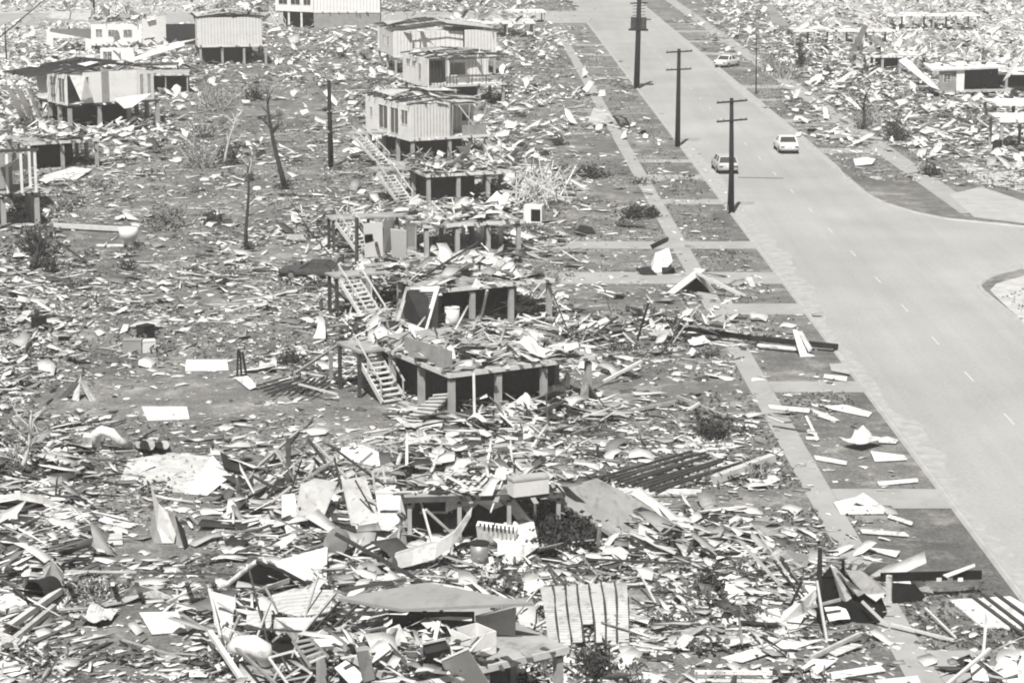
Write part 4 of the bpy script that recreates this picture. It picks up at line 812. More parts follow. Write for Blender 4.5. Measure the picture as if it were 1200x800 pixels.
# ---------------------------------------------------------------- cars
def car(px, py, yaw, label, paint, wagon=False, L=4.6, W=1.78, flat=1.0):
    rt = empty('parked_car' if 'parked' in label else 'car', P(px, py), yaw, label, 'car')
    # profile along y (front = +y); lower body as lofted rounded sections
    st = [(-L / 2, .42, .78, .80), (-L / 2 + .12, .32, .93, .94), (-L / 4, .28, .96, 1.0), (0, .26, .95, 1.0), (L / 4, .28, .93, 1.0), (L / 2 - .25, .32, .86, .95), (L / 2, .42, .74, .86)]
    b = MB(); rings = []
    for (y, z0, z1, k) in st:
        w_ = W / 2 * k; z1 *= flat
        ring = [(-w_ * .9, y, z0), (-w_, y, z0 + .12), (-w_, y, z1 - .2), (-w_ * .93, y, z1 - .03), (-w_ * .6, y, z1), (w_ * .6, y, z1), (w_ * .93, y, z1 - .03), (w_, y, z1 - .2), (w_, y, z0 + .12), (w_ * .9, y, z0)]
        rings.append(len(b.v)); b.v += ring
    for a, c in zip(rings, rings[1:]):
        for j in range(10): b.f.append((a + j, a + (j + 1) % 10, c + (j + 1) % 10, c + j))
    b.f.append(tuple(range(rings[0], rings[0] + 10))); b.f.append(tuple(range(rings[-1], rings[-1] + 10))); b.mi = [0] * len(b.f)
    b.build('body', paint, rt, smooth=False)
    yb_, yt0, yt1, yf = (-L / 2 + .25, -L / 2 + .55, .35, .95) if wagon else (-L / 2 + .95, -.75, .35, .95)
    z0, z1 = .93 * flat, 1.42 * flat; c = MB(); w0, w1 = W / 2 * .9, W / 2 * .74
    c.add([(-w1, yt0, z1 - .04), (w1, yt0, z1 - .04), (w1, yt1, z1 - .04), (-w1, yt1, z1 - .04), (-w1 * .8, yt0 + .12, z1 + .02), (w1 * .8, yt0 + .12, z1 + .02), (w1 * .8, yt1 - .12, z1 + .02), (-w1 * .8, yt1 - .12, z1 + .02)],
          [(4, 5, 6, 7), (0, 1, 5, 4), (1, 2, 6, 5), (2, 3, 7, 6), (3, 0, 4, 7), (3, 2, 1, 0)]); c.build('roof', paint, rt)
    g = MB(); q = .03
    g.add([(-w0 + q, yb_, z0 - .03), (w0 - q, yb_, z0 - .03), (w0 - q, yf, z0 - .03), (-w0 + q, yf, z0 - .03), (-w1 + q, yt0 + q, z1 - .045), (w1 - q, yt0 + q, z1 - .045), (w1 - q, yt1 - q, z1 - .045), (-w1 + q, yt1 - q, z1 - .045)],
          [(0, 1, 5, 4), (1, 2, 6, 5), (2, 3, 7, 6), (3, 0, 4, 7)]); g.build('window_glass', GLASS, rt)
    for s in (-1, 1):
        p_ = MB()
        for (ya_, yb2) in ((yb_, yt0), ((yb_ + yf) / 2, (yt0 + yt1) / 2), (yf, yt1)): p_.bar((s * w0, ya_, z0 - .03), (s * w1, yb2, z1 - .03), .09, .07)
        p_.build('roof_pillar', paint, rt)
        for y in (-L * .3, L * .31):
            t_ = MB().tube([(s * (W / 2 - .2), y, .31), (s * (W / 2 + .01), y, .31)], .31, 16).build('wheel', RUBBER, rt); MB().tube([(s * (W / 2 + .0), y, .31), (s * (W / 2 + .03), y, .31)], .17, 12).build('rim', CHROME, t_)
        MB().box(s * .62 - .16, s * .62 + .16, -L / 2 - .03, -L / 2 + .05, .58, .72).build('tail_light', LAMP, rt); MB().tube([(s * .62, L / 2 - .05, .62), (s * .62, L / 2 + .02, .62)], .1, 10).build('headlight', CHROME, rt)
    MB().box(-.84, .84, -L / 2 - .1, -L / 2 + .02, .38, .5).build('bumper', CHROME, rt); MB().box(-.8, .8, L / 2 - .02, L / 2 + .1, .38, .5).build('bumper', CHROME, rt)
    MB().box(-.2, .2, -L / 2 - .035, -L / 2 + .02, .6, .7).build('number_plate', WHITE, rt)
    return rt
car(921, 177, R(1.6), 'white saloon car driving away along the middle of the road', PAINTW)
car(849, 200, R(3), 'pale utility car parked at the kerb behind the closest power pole', PAINTG, wagon=True)
car(852, 78, R(-30), 'white saloon car parked on the far verge', PAINTW)
rc = car(371, 326, R(80), 'dark rusted wreck of a saloon car beside the long stair', DTIMB, flat=.8)

# ---------------------------------------------------------------- singled-out wreckage
def grp(name, label, cat, px, py, z=0, rz=0.0): return empty(name, P(px, py, z), rz, label, cat)
def child(rt, name, mb, m, smooth=False):          # world-space builder data moved under an Empty
    M = rt.matrix_basis.inverted(); mb.v = [tuple(M @ Vector(v)) for v in mb.v]; return mb.build(name, m, rt, smooth)
def Q(*pts): return [P(*p) for p in pts]
panel('white_slab', 'white rectangular slab on open lawn below its twin', 'slab', [(166, 476, .1), (219, 476, .1), (222, 490, .08), (173, 492, .08)], WHITE, .05)
panel('white_slab', 'white rectangular slab on lawn beside upright dark sticks', 'slab', [(218, 421, .1), (266, 421, .1), (268, 433, .08), (217, 434, .08)], WHITE, .05)
panel('iron_sheet', 'large flattened pale sheet spread over the back lawn', 'metal sheet', [(150, 538, .08), (200, 530, .15), (248, 535, .12), (262, 556, .06), (216, 577, .05), (165, 572, .06), (142, 560, .05)], PALE, .03)
panel('folded_sheet', 'tilted grey sheet propped on the large flattened one', 'metal sheet', [(249, 533, 1.0), (270, 558, .3), (243, 580, .05), (216, 578, .05)], FIBRO, .03)
panel('dark_piece', 'dark square board lying behind the tilted grey sheet', 'board', [(258, 529, .5), (290, 546, .3), (283, 553, .15), (262, 547, .3)], DARK, .05)
panel('white_board', 'bright white rectangular board on bare dirt by the low broken fence', 'board', [(163, 717, .25), (208, 716, .25), (219, 739, .1), (178, 742, .1)], WHITE, .04)
panel('white_board', 'white board corner poking in near bottom of the drum yard', 'board', [(0, 763, .1), (8, 763, .15), (22, 776, .1), (0, 782, .1)], WHITE, .04)
panel('white_board', 'pale small square board lying behind the drum yard', 'board', [(117, 624, .15), (143, 622, .15), (144, 637, .1), (116, 638, .1)], PALE, .04)
panel('white_sheet', 'white sheet on lawn near broken white branches', 'metal sheet', [(40, 563, .1), (88, 557, .15), (84, 571, .1), (55, 574, .08)], WHITE, .03)
panel('white_sheet', 'long white sheet lying below the dark wavy one', 'metal sheet', [(0, 596, .1), (60, 592, .1), (95, 614, .1), (20, 618, .1)], WHITE, .03)
panel('white_sheet', 'wide white sheet behind the upended dark drum', 'metal sheet', [(0, 690, .2), (35, 686, .3), (45, 704, .1), (0, 714, .1)], WHITE, .03)
# small tent wreck
t = grp('tent_wreck', 'small tent shaped wreck of dark and white boards on the lawn', 'wreck', 92, 466)
child(t, 'board', MB().slab(Q((68, 466, 0), (95, 439, 1.15), (97, 444, 1.0), (76, 468, 0)), .04), DTIMB)
child(t, 'board', MB().slab(Q((95, 439, 1.15), (113, 468, 0), (106, 470, 0), (94, 446, 1.0)), .04), PALE)
child(t, 'board', MB().slab(Q((94, 441, 1.1), (92, 470, 0), (84, 468, 0)), .04), PALE)
# pointed sheet
t = grp('pointed_sheet', 'tall pointed sheet standing upright like a shark fin, white front and dark sides', 'metal sheet', 200, 640)
child(t, 'sheet_front', MB().slab(Q((176, 566, 2.5), (186, 590, 1.6), (196, 600, 1.25), (206, 625, .4), (204, 636, .05), (190, 636, .05), (184, 618, .6), (182, 600, 1.2)), .03), CLOTH)
child(t, 'sheet_side', MB().slab(Q((182, 598, 1.2), (184, 618, .6), (190, 637, .03), (180, 636, .0), (175, 620, .4)), .03), GREY)  # sides of the same sheet toned darker for their shade
child(t, 'sheet_side', MB().slab(Q((194, 596, 1.35), (206, 600, 1.2), (217, 632, .1), (218, 643, .0), (206, 638, .0), (207, 624, .4)), .03), GREY)
child(t, 'sheet_edge', MB().slab(Q((206, 604, 1.1), (216, 620, .6), (221, 640, .0), (217, 644, .0)), .05), DARK)
# dark arch near the bottom ruin
t = grp('fallen_roof', 'dark arched fallen roof edge with pale rim behind the crossed poles', 'roof piece', 300, 688)
child(t, 'arch', MB().slab(Q((262, 684, .3), (280, 668, 1.0), (302, 660, 1.4), (325, 666, 1.2), (345, 682, .6), (350, 690, .2), (300, 690, .3)), .1), DARK)
child(t, 'rim', MB().tube(Q((250, 692, .1), (268, 683, .5), (284, 670, 1.0), (300, 658, 1.5)), .09, 8), PALE)
child(t, 'rim', MB().tube(Q((300, 658, 1.5), (330, 668, 1.2), (358, 683, .7), (384, 692, .4)), .07, 8), DARK)
t = grp('fallen_roof', 'low dark gable of bent sheet lying on bare dirt', 'roof piece', 172, 700)
child(t, 'sheet', MB().slab(Q((138, 702, 0), (157, 683, .75), (182, 690, .45), (206, 701, .1), (200, 703, 0), (160, 699, .15)), .04), PALE)
child(t, 'underside_shade', MB().slab(Q((150, 699, .05), (160, 688, .5), (196, 700, .05)), .04), DARK)  # dark slab paints the shaded underside of the gable
# wavy dark edged sheet
t = grp('raised_sheet', 'raised wavy sheet with a dark underside at the picture edge', 'metal sheet', 30, 590)
child(t, 'sheet', MB().slab(Q((-20, 584, .4), (20, 577, .9), (50, 580, .9), (78, 598, .1), (70, 606, 0), (50, 590, .5), (20, 585, .6), (-20, 592, .2)), .04), WHITE)
child(t, 'board', MB().slab(Q((-20, 592, .1), (22, 582, .5), (48, 586, .5), (60, 596, .0), (20, 592, .05), (-20, 600, 0)), .04), DARK)
# bent duct
t = grp('bent_duct', 'white bent duct arching over a grey box on the lawn', 'duct', 120, 522)
child(t, 'tube', MB().tube(Q((113, 524, .15), (112, 508, .8), (120, 505, 1.0), (130, 507, .9), (140, 517, .5), (151, 522, .15)), [.2, .22, .24, .24, .2, .18], 12), WHITE, True)
child(t, 'box', MB().slab(Q((98, 508, .7), (112, 508, .7), (112, 523, .05), (98, 523, .05)), .3), WHITE)
t = grp('broken_machine', 'row of dark and white broken machine parts beside the bent duct', 'machine', 185, 520)
for i in range(5): child(t, 'casing', MB().tube([P(160 + i * 8, 521 + i % 2, 0), P(160 + i * 8 + 3 - 2 * (i % 3), 521, .45 + .2 * (i % 2))], .16 + .05 * (i % 3), 9), DARK if i % 2 else DULL)
# fence
t = grp('low_fence', 'low broken fence of rails and short posts across bare dirt', 'fence', 180, 676)
child(t, 'rail', MB().bar(P(76, 669, .75), P(160, 670, .8), .07), PTIMB); child(t, 'rail', MB().bar(P(165, 671, .8), P(275, 673, .7), .06), DTIMB)
for x, m_ in ((80, DTIMB), (132, PTIMB), (160, DTIMB), (219, DTIMB), (250, DTIMB)): child(t, 'post', MB().bar(P(x, 684, 0), P(x, 684, .95), .14), m_)
# drum and fan sheet
t = grp('oil_drum', 'upended dark open drum in the left yard', 'drum', 52, 700)
child(t, 'shell', MB().tube(Q((62, 690, .45), (40, 697, .5)), .5, 20, cap=False), DARK, True); child(t, 'base_disc', MB().tube(Q((62, 690, .45), (63, 689.8, .45)), .49, 20), DARK)
t = grp('torn_cloth', 'bright white torn cloth hanging upright above the drum', 'cloth', 62, 690)
child(t, 'cloth', MB().slab(Q((50, 664, 1.0), (62, 656, 1.3), (74, 670, .9), (76, 684, .3), (68, 694, .0), (60, 680, .4), (52, 676, .6)), .03), CLOTH)
# boxes on the back lawn
for i, (x, y, w_, h_, m_, lab) in enumerate(((156, 413, 1.0, .7, GREY, 'grey box on the back lawn beside a paler twin'), (172, 412, .9, .6, FIBRO, 'pale box on the back lawn beside a grey twin'), (46, 386, .7, .7, DARK, 'small black cube on the left back lawn'), (171, 398, .8, .8, DARK, 'dark rounded box above two lawn boxes'),
     (1168, 184, 1.6, 1.4, DARK, 'small dark box in the far yards across the street'), (685, 262, 0, 0, None, ''))):
    if not m_: continue
    rt = grp('storage_box', lab, 'box', x, y, 0, .3 * i); MB().box(-w_ / 2, w_ / 2, -.3, .3, 0, h_).build('box_body', m_, rt); MB().box(-w_ / 2 - .02, w_ / 2 + .02, -.32, .32, h_ + .002, h_ + .05).build('lid', m_, rt)
t = grp('upturned_tub', 'white upturned wash tub standing on the left lawn', 'tub', 151, 288)
MB().tube([(0, 0, 0), (0, 0, .5), (0, 0, .52), (0, 0, 1.3)], [.42, .5, .62, .68], 14).build('tub_body', ENAMEL, t, True); MB().box(-2.2, 0, -.3, .2, .0, .08).build('base_board', WHITE, t)
# standing dark sticks
t = grp('upright_sticks', 'cluster of upright dark sticks beside a white slab', 'sticks', 284, 442)
for a in ((278, 441, 0, 279, 409, 1.6), (283, 441, 0, 281, 410, 1.6), (289, 442, 0, 284, 412, 1.5)): child(t, 'stick', MB().bar(P(*a[:3]), P(*a[3:]), .1), DTIMB)
child(t, 'board', MB().slab(Q((274, 442, .1), (290, 440, .5), (302, 452, .2), (292, 456, .1)), .04), WHITE)
# tent of white near tub, trunk area
stick('pale_beam', 'pale rail lying on the left lawn behind the tub', 'beam', (64, 264, .3), (140, 268, .3), .3, PTIMB)
stick('leaning_pole', 'thin dark pole leaning to the ground in front of the edge deck', 'pole', (66, 282, 1.2), (100, 306, .1), .12, DTIMB)

# ---- bottom ruin
panel('roof_slab', 'fallen grey roof slab on the bottom ruined house', 'roof slab', [(396, 700, 3.55), (500, 682, 3.75), (626, 706, 3.75), (470, 713, 3.6)], mat('slab_grey', .30, .8, .1, .7, stain=.2), .1)
panel('grey_partition', 'upright grey partition under the fallen roof slab corner', 'partition', [(557, 721, 3.25), (605, 709, 3.7), (604, 743, 2.47), (560, 740, 2.47)], GREY, .06)
panel('roof_gap_shade', 'dark painted shade beneath the fallen roof slab', 'partition', [(455, 716, 3.4), (556, 716, 3.4), (556, 736, 2.6), (455, 736, 2.6)], DARK, .05)  # dark sheet put in for the shade below the slab
panel('pale_beam', 'pale ledge board below the roof slab in shade', 'board', [(505, 721, 3.2), (553, 723, 3.2), (553, 727, 3.1), (505, 725, 3.1)], PTIMB, .04)
t = grp('open_chest', 'open white chest with dark inside on the bottom floor deck', 'chest', 555, 764, 2.42, R(38))
for s in ((-.5, .5, -.5, -.46), (-.5, .5, .46, .5)): MB().box(s[0], s[1], s[2], s[3], 0, .72).build('side_panel', ENAMEL, t)
for s in ((-.5, -.46, -.459, .459), (.46, .5, -.459, .459)): MB().box(s[0], s[1], s[2], s[3], 0, .72).build('side_panel', ENAMEL, t)
MB().box(-.46, .46, -.46, .46, .0, .3).build('shade_fill', DARK, t); MB().box(-.44, -.0, -.44, .44, .31, .45).build('tray', DTIMB, t)  # dark block paints the shade inside the open chest
t = grp('cupboard_front', 'white cupboard door leaning over the front of the bottom deck', 'door', 545, 790, 2.4)
child(t, 'door_leaf', MB().slab(Q((517, 774, 3.0), (549, 760, 3.5), (577, 806, 1.6), (541, 822, 1.2)), .06), ENAMEL); child(t, 'door_edge', MB().bar(P(517, 773, 3.06), P(549, 759, 3.56), .1, .05), WHITE)
t = grp('cabinet', 'dark backed cabinet standing in white rubble on the bottom deck', 'cabinet', 508, 778, 2.4)
child(t, 'back_panel', MB().slab(Q((494, 755, 3.35), (522, 749, 3.4), (523, 773, 2.5), (495, 780, 2.45)), .35), DARK); child(t, 'side_trim', MB().bar(P(494, 756, 3.36), P(495, 781, 2.45), .08), WHITE); child(t, 'side_trim', MB().bar(P(494, 754, 3.42), P(522, 748, 3.46), .06), PTIMB)
t = grp('drawer_unit', 'narrow drawer unit with open dark shelves among white rubble', 'drawers', 430, 780, 2.4)
child(t, 'frame', MB().slab(Q((416, 758, 3.3), (430, 756, 3.3), (438, 790, 2.3), (424, 794, 2.2)), .25), GREY)
for k in range(3): a = k * 9 + 762; child(t, 'drawer', MB().slab([v + Vector((0, -.03, .03)) for v in Q((419 + k * 2, a, 3.1 - .3 * k), (431 + k * 2, a - 1, 3.1 - .3 * k), (432 + k * 2, a + 4, 2.95 - .3 * k), (420 + k * 2, a + 5, 2.95 - .3 * k))], .04), DARK if k % 2 else PTIMB)
t = grp('step_ladder', 'grey step ladder lying in the dark gap of the bottom ruin', 'ladder', 360, 765, 1.5)
A, B, C_, D = Q((343, 750, 2.8), (362, 747, 2.8), (385, 770, 2.2), (364, 780, 2.0))
child(t, 'rail', MB().bar(A, D, .09), TIMBER); child(t, 'rail', MB().bar(B, C_, .09), TIMBER)
for k in range(5): q = (k + .4) / 5; child(t, 'step', MB().bar(A.lerp(D, q), B.lerp(C_, q), .14, .04), TIMBER)
t = grp('bed_frame', 'pale metal bed frame hanging in the dark gap of the bottom ruin', 'frame', 345, 790, 1.5)
A, B, C_, D = Q((315, 770, 1.9), (345, 762, 2.2), (365, 790, 1.7), (345, 812, 1.0))
for a_, b_ in ((A, B), (B, C_), (C_, D), (D, A), (A.lerp(D, .6), B.lerp(C_, .6))): child(t, 'frame_bar', MB().bar(a_, b_, .06), PTIMB)
panel('dark_piece', 'black painted shade in the dark gap under the bed frame', 'board', [(310, 745, .4), (385, 738, .4), (400, 800, .1), (310, 812, .1)], BLACK, .05)  # black sheet added as the shade of the open gap
panel('ceiling_sheet', 'big white ceiling sheet spread over the crossed poles', 'ceiling sheet', [(318, 697, 1.7), (345, 689, 1.9), (391, 691, 1.9), (387, 716, 1.5), (350, 722, 1.4), (326, 716, 1.4)], PALE, .04)
panel('ceiling_sheet', 'white ceiling sheet drooping below the bigger one', 'ceiling sheet', [(322, 723, 1.4), (374, 723, 1.4), (352, 742, 1.0), (345, 752, .6), (335, 740, .9), (320, 738, 1.0)], PALE, .04)
panel('ceiling_sheet', 'torn white sheet with ragged edge left of the drooping one', 'ceiling sheet', [(290, 716, 1.2), (318, 713, 1.2), (318, 738, .9), (288, 730, .9)], PALE, .04)
panel('grey_board', 'tall grey board leaning among crossed poles', 'board', [(246, 692, 1.4), (276, 700, 1.3), (275, 735, .3), (252, 736, .2)], FIBRO, .04)
panel('white_board', 'white board between drawer unit and dark cabinet', 'board', [(446, 740, 3.0), (468, 731, 3.3), (478, 752, 2.7), (456, 760, 2.5)], WHITE, .04)
panel('white_board', 'flat white cupboard back lying left of the drawer unit', 'board', [(392, 782, 2.0), (405, 773, 2.2), (430, 790, 1.9), (415, 806, 1.6)], WHITE, .12)
panel('pale_beam', 'wide pale timber lying above the drawer unit', 'beam', [(368, 748, 2.6), (426, 746, 2.6), (428, 753, 2.5), (370, 758, 2.4)], PTIMB, .12)
t = grp('wash_basin', 'curved white bath shell tipped among the crossed poles', 'bath', 290, 770)
child(t, 'shell', MB().tube(Q((270, 760, .95), (280, 756, 1.1), (296, 756, 1.1), (308, 762, .95), (312, 775, .5)), [.2, .32, .36, .34, .26], 14), WHITE, True)
child(t, 'apron', MB().slab(Q((284, 768, .8), (310, 765, .9), (312, 780, .2), (288, 781, .2)), .05), PALE)
for k, (a, b_, wd, m_, lab) in enumerate((((245, 690, 1.3), (258, 745, 1.0), .09, PTIMB, 'pale upright pole at the edge of the bottom ruin'), ((246, 740, 1.1), (290, 806, .3), .16, PTIMB, 'thick pale pole slanting down in the bottom ruin'), ((222, 722, .4), (262, 775, .2), .08, DTIMB, 'dark thin pole slanting beside the thick pale one'), ((262, 745, 1.2), (335, 812, .8), .09, TIMBER, 'long weathered pole crossing under the bath shell'),
        ((308, 655, .9), (334, 692, .5), .09, PTIMB, 'pale batten crossing the dark arched roof'), ((282, 735, 1.5), (395, 742, 1.6), .06, DTIMB, 'dark rod stretched below the white sheets'), ((393, 625, 2.4), (493, 681, .9), .12, DTIMB, 'long dark pipe slanting from the round tank'), ((400, 691, 1.1), (476, 679, 1.2), .12, DTIMB, 'dark pipe lying behind the roof slab'), ((353, 744, 2.2), (393, 695, 2.4), .08, TIMBER, 'weathered batten beside the big ceiling sheet'), ((360, 748, 2.3), (402, 700, 2.5), .07, DTIMB, 'dark batten beside the big ceiling sheet'),
        ((380, 745, 2.3), (428, 700, 2.7), .08, DTIMB, 'dark rafter slanting above the drawer unit'), ((393, 748, 2.3), (440, 702, 2.7), .08, DTIMB, 'second dark rafter slanting above the drawer unit'), ((385, 742, 2.5), (500, 735, 2.7), .08, DTIMB, 'long dark batten lying across the bottom floor'), ((408, 745, 2.4), (452, 704, 2.7), .07, TIMBER, 'grey rafter beside the two slanting dark ones'), ((460, 770, 2.3), (520, 815, 1.5), .07, DTIMB, 'dark stick under the leaning cupboard door'), ((600, 726, 2.6), (630, 690, .9), .06, PTIMB, 'thin white rail behind the grey partition'),
        ((40, 758, .2), (76, 790, .1), .09, PTIMB, 'pale stick forming a V on dirt in the left yard'), ((76, 790, .1), (112, 768, .3), .07, DTIMB, 'dark stick forming a V on dirt in the left yard'), ((0, 742, .3), (70, 692, .5), .22, PTIMB, 'broad pale plank beside the upended drum'), ((5, 758, .2), (64, 710, .4), .18, TIMBER, 'broad weathered plank beside the upended drum'), ((196, 705, .4), (232, 688, .6), .07, PTIMB, 'white batten propped near the low gable'),
        ((560, 284, 3.4), (486, 330, 2.5), .1, DTIMB, 'long dark pole leaning across the louvre wall deck'), ((600, 292, 2.6), (500, 325, 2.6), .07, DTIMB, 'thin dark pole beside the long leaning one'), ((571, 340, 2.4), (561, 384, .0), .12, PTIMB, 'pale prop leaning under the deck with two drums'), ((555, 437, 2.3), (556, 492, .1), .12, PTIMB, 'thin pale prop under the brick store room floor'), ((640, 460, 1.6), (642, 505, 0), .07, DTIMB, 'thin dark rod standing among white cloth heaps'), ((350, 505, .1), (303, 546, .8), .12, TIMBER, 'weathered prop leaning by the dark post'),
        ((345, 438, 1.2), (395, 405, 1.6), .12, TIMBER, 'weathered beam slanting to the white stair landing'), ((350, 450, .6), (396, 462, .4), .09, PTIMB, 'pale batten lying below the stair landing'), ((640, 448, .3), (660, 430, .9), .1, PTIMB, 'pale stick beside the brick store room floor'), ((707, 447, .2), (752, 423, .9), .14, PTIMB, 'pale plank slanting up beside the crossed planks'), ((735, 482, .15), (790, 471, .25), .14, TIMBER, 'weathered plank on lawn beside crossed pair'), ((793, 464, .4), (850, 488, .2), .14, TIMBER, 'weathered plank crossing a shorter one on the lawn'), ((805, 482, .2), (820, 472, .5), .12, PTIMB, 'short pale plank crossing a longer one on the lawn'),
        ((836, 562, .25), (906, 536, .6), .34, PTIMB, 'wide white beam beside the dark batten grid'), ((735, 646, .3), (788, 630, .8), .1, DTIMB, 'dark rod lying in rubble right of the shaded shrub'), ((690, 655, .5), (810, 660, .4), .08, DTIMB, 'long dark rod lying behind the striped panel'), ((748, 668, .9), (768, 706, .1), .06, PTIMB, 'thin pale lath leaning behind the striped panel'), ((740, 700, .2), (772, 722, .1), .05, DTIMB, 'thin dark lath right of the striped panel'), ((745, 714, .3), (775, 708, .2), .05, DTIMB, 'thin dark twig right of the striped panel'),
        ((865, 208, .02), (918, 209, .02), .05, DTIMB, 'painted crossarm shadow on the road by the closest power pole'))):  # the last bar is a crossarm's cast shadow, drawn as dark timber
    stick('loose_pole', lab, 'pole', a, b_, wd, m_)
# striped roof panel
t = grp('striped_roofing', 'white roof panel with dark seams lying beside the bottom deck', 'roof panel', 685, 720)
A, B, C_, D = Q((632, 687, .5), (735, 685, .6), (738, 748, .35), (642, 752, .3))
b = MB(); N_ = 8
for i in range(7):
    u0, u1 = i / 7 + .006, (i + 1) / 7 - .006
    for j in range(N_):
        if i == 3 and j >= 6: continue
        v0, v1 = j / N_, (j + 1) / N_; f = lambda u, v: A.lerp(B, u).lerp(D.lerp(C_, u), v) + Vector((0, 0, .18 * math.sin(v * 3.1 + i * .1) - .12 * (v > .9) * (i % 2)))
        b.slab([f(u0, v0), f(u1, v0), f(u1, v1), f(u0, v1)], .03)
child(t, 'pan', b, PALE)
for i in range(1, 7):
    f = lambda v: A.lerp(B, i / 7).lerp(D.lerp(C_, i / 7), v) + Vector((.04 * math.sin(v * 5 + i), 0, .18 * math.sin(v * 3.1 + i * .1) + .02)); child(t, 'seam', MB().tube([f(v / 8) for v in range(9)], .035, 6), DTIMB)
t = grp('curved_sheet', 'long curved white sheet lying like a boat hull at the bottom', 'metal sheet', 730, 790)
child(t, 'sheet', MB().slab(Q((694, 780, .3), (712, 776, .4), (745, 784, .35), (775, 792, .25), (770, 800, .15), (735, 797, .12), (708, 790, .15)), .06), WHITE); child(t, 'keel', MB().tube(Q((692, 781, .2), (715, 792, .06), (745, 799, .05), (772, 801, .08)), .06, 6), DARK)
t = grp('rail_fence', 'long white rail panel with thin uprights at the bottom', 'rail', 860, 795)
for k in range(2): child(t, 'rail', MB().bar(P(814, 787 + 9 * k, .5 - .3 * k), P(905, 788 + 9 * k, .5 - .3 * k), .1, .12), WHITE)
for k in range(9): child(t, 'upright', MB().bar(P(816 + 11 * k, 786, .56), P(816 + 11 * k, 798, .14), .06), PTIMB)

# ---- the collapsed house
panel('slanting_floor', 'floor slab slanting down over the dark shrub beside the pale chest', 'floor slab', [(640, 576, 2.2), (722, 631, .2), (775, 600, .2), (700, 560, 2.0)], DECKM, .12)
conc = panel('concrete_slab', 'broad grey concrete slab between the collapsed house and brick store room', 'slab', [(392, 528, .12), (440, 515, .12), (505, 514, .12), (560, 520, .12), (610, 560, .12), (560, 590, .12), (440, 580, .12)], CONC, .1)
t = grp('chest', 'closed pale chest on the corner deck of the collapsed house', 'chest', 619, 578, 2.22, R(24))
MB().box(-.75, .75, -.3, .3, 0, .62).build('chest_body', FIBRO, t); MB().box(-.78, .78, -.33, .33, .622, .7).build('lid', PALE, t)
panel('grey_wall', 'grey wall panel slanting down beside the shaded shrub', 'wall panel', [(583, 578, 2.2), (592, 570, 2.5), (626, 612, .9), (626, 632, .05), (612, 612, .7)], GREY, .06)
stick('bare_post', 'thin white post under the corner of the pale chest', 'post', (627, 628, 0), (627, 581, 2.1), .1, PTIMB)
stick('bare_post', 'short pale post standing right of the shaded shrub', 'post', (700, 645, 0), (703, 615, 1.3), .12, PTIMB)
stick('long_beam', 'long beam with pale top slanting over the shaded shrub', 'beam', (640, 577, 1.8), (722, 629, .4), .16, TIMBER, .16)
panel('gap_shade', 'black painted shade beneath the shaded shrub', 'sheet', [(632, 590, .2), (655, 585, .2), (722, 636, .12), (630, 650, .1)], BLACK, .04)  # black sheet paints the dark hollow under the corner
t = grp('slatted_crate', 'white slatted crate front in the middle of the collapsed house', 'crate', 585, 628)
child(t, 'crate_body', MB().slab(Q((560, 610, 1.2), (607, 616, 1.1), (606, 634, .4), (562, 628, .5)), .3), WHITE)
for k in range(9): x = 563 + k * 4.8; child(t, 'slat_gap', MB().bar(P(x, 612.5 + k * .5, 1.2) + Vector((0, -.06, 0)), P(x, 620 + k * .6, .9) + Vector((0, -.06, 0)), .07, .03), DARK)
t = grp('metal_bucket', 'grey metal bucket standing in the collapsed house', 'bucket', 562, 660)
MB().tube([(0, 0, 0), (0, 0, .8)], [.32, .36], 18).build('shell', STEEL, t, True); MB().tube([(0, 0, .8), (0, 0, .84)], [.38, .38], 18).build('rim', DARK, t)
t = grp('round_tank', 'round grey tank end leaning in the rubble of the collapsed house', 'tank', 393, 650)
child(t, 'tank_end', MB().tube([P(393, 637, .75), P(393, 637, .75) + Vector((.08, .5, .05))], .46, 24), STEEL)
t = grp('metal_casing', 'long white bent metal casing lying in the collapsed house', 'metal casing', 500, 655)
for k, (a_, b_, w0, w1) in enumerate((((462, 658, .5), (484, 652, .6), .62, .7), ((484, 652, .6), (510, 645, .8), .7, .66), ((510, 645, .8), (530, 632, 1.1), .66, .56), ((530, 632, 1.1), (541, 617, 1.5), .56, .5), ((541, 617, 1.5), (552, 600, 2.0), .5, .34))):
    u_, v_ = P(*a_), P(*b_); nn = Vector((.15, .1, 1.0)).normalized(); child(t, 'casing', MB().slab([u_ - nn * w0 / 2, v_ - nn * w1 / 2, v_ + nn * w1 / 2, u_ + nn * w0 / 2], .03), WHITE); child(t, 'casing', MB().slab([u_ + nn * w0 / 2, v_ + nn * w1 / 2, v_ + nn * w1 / 2 + Vector((0, .35, -.05)), u_ + nn * w0 / 2 + Vector((0, .35, -.05))], .03), PALE); child(t, 'end_cap', MB().tube(Q((458, 661, .55), (463, 660, .6)), .24, 14), GREY)
panel('ragged_board', 'ragged white board with torn lower edge above the slatted crate', 'board', [(523, 578, 2.1), (545, 572, 2.3), (580, 575, 2.2), (590, 592, 1.7), (575, 598, 1.5), (560, 590, 1.7), (548, 602, 1.4), (540, 594, 1.6), (522, 600, 1.4)], WHITE, .04)
panel('grey_wall', 'grey leaning wall with flat top rail behind the dark serrated beam', 'wall panel', [(548, 512, 1.3), (622, 510, 1.3), (622, 537, .15), (575, 536, .15)], FIBRO, .06)
t = grp('serrated_beam', 'dark serrated beam lying above the leaning grey wall', 'beam', 590, 508, 1.2)
child(t, 'rail', MB().bar(P(545, 513, 1.35), P(628, 508, 1.4), .2, .12), DTIMB)
for k in range(10): child(t, 'block', MB().bar(P(549 + k * 8, 512.4 - k * .4, 1.42), P(553 + k * 8, 509.8 - k * .4, 1.6), .14), DTIMB)
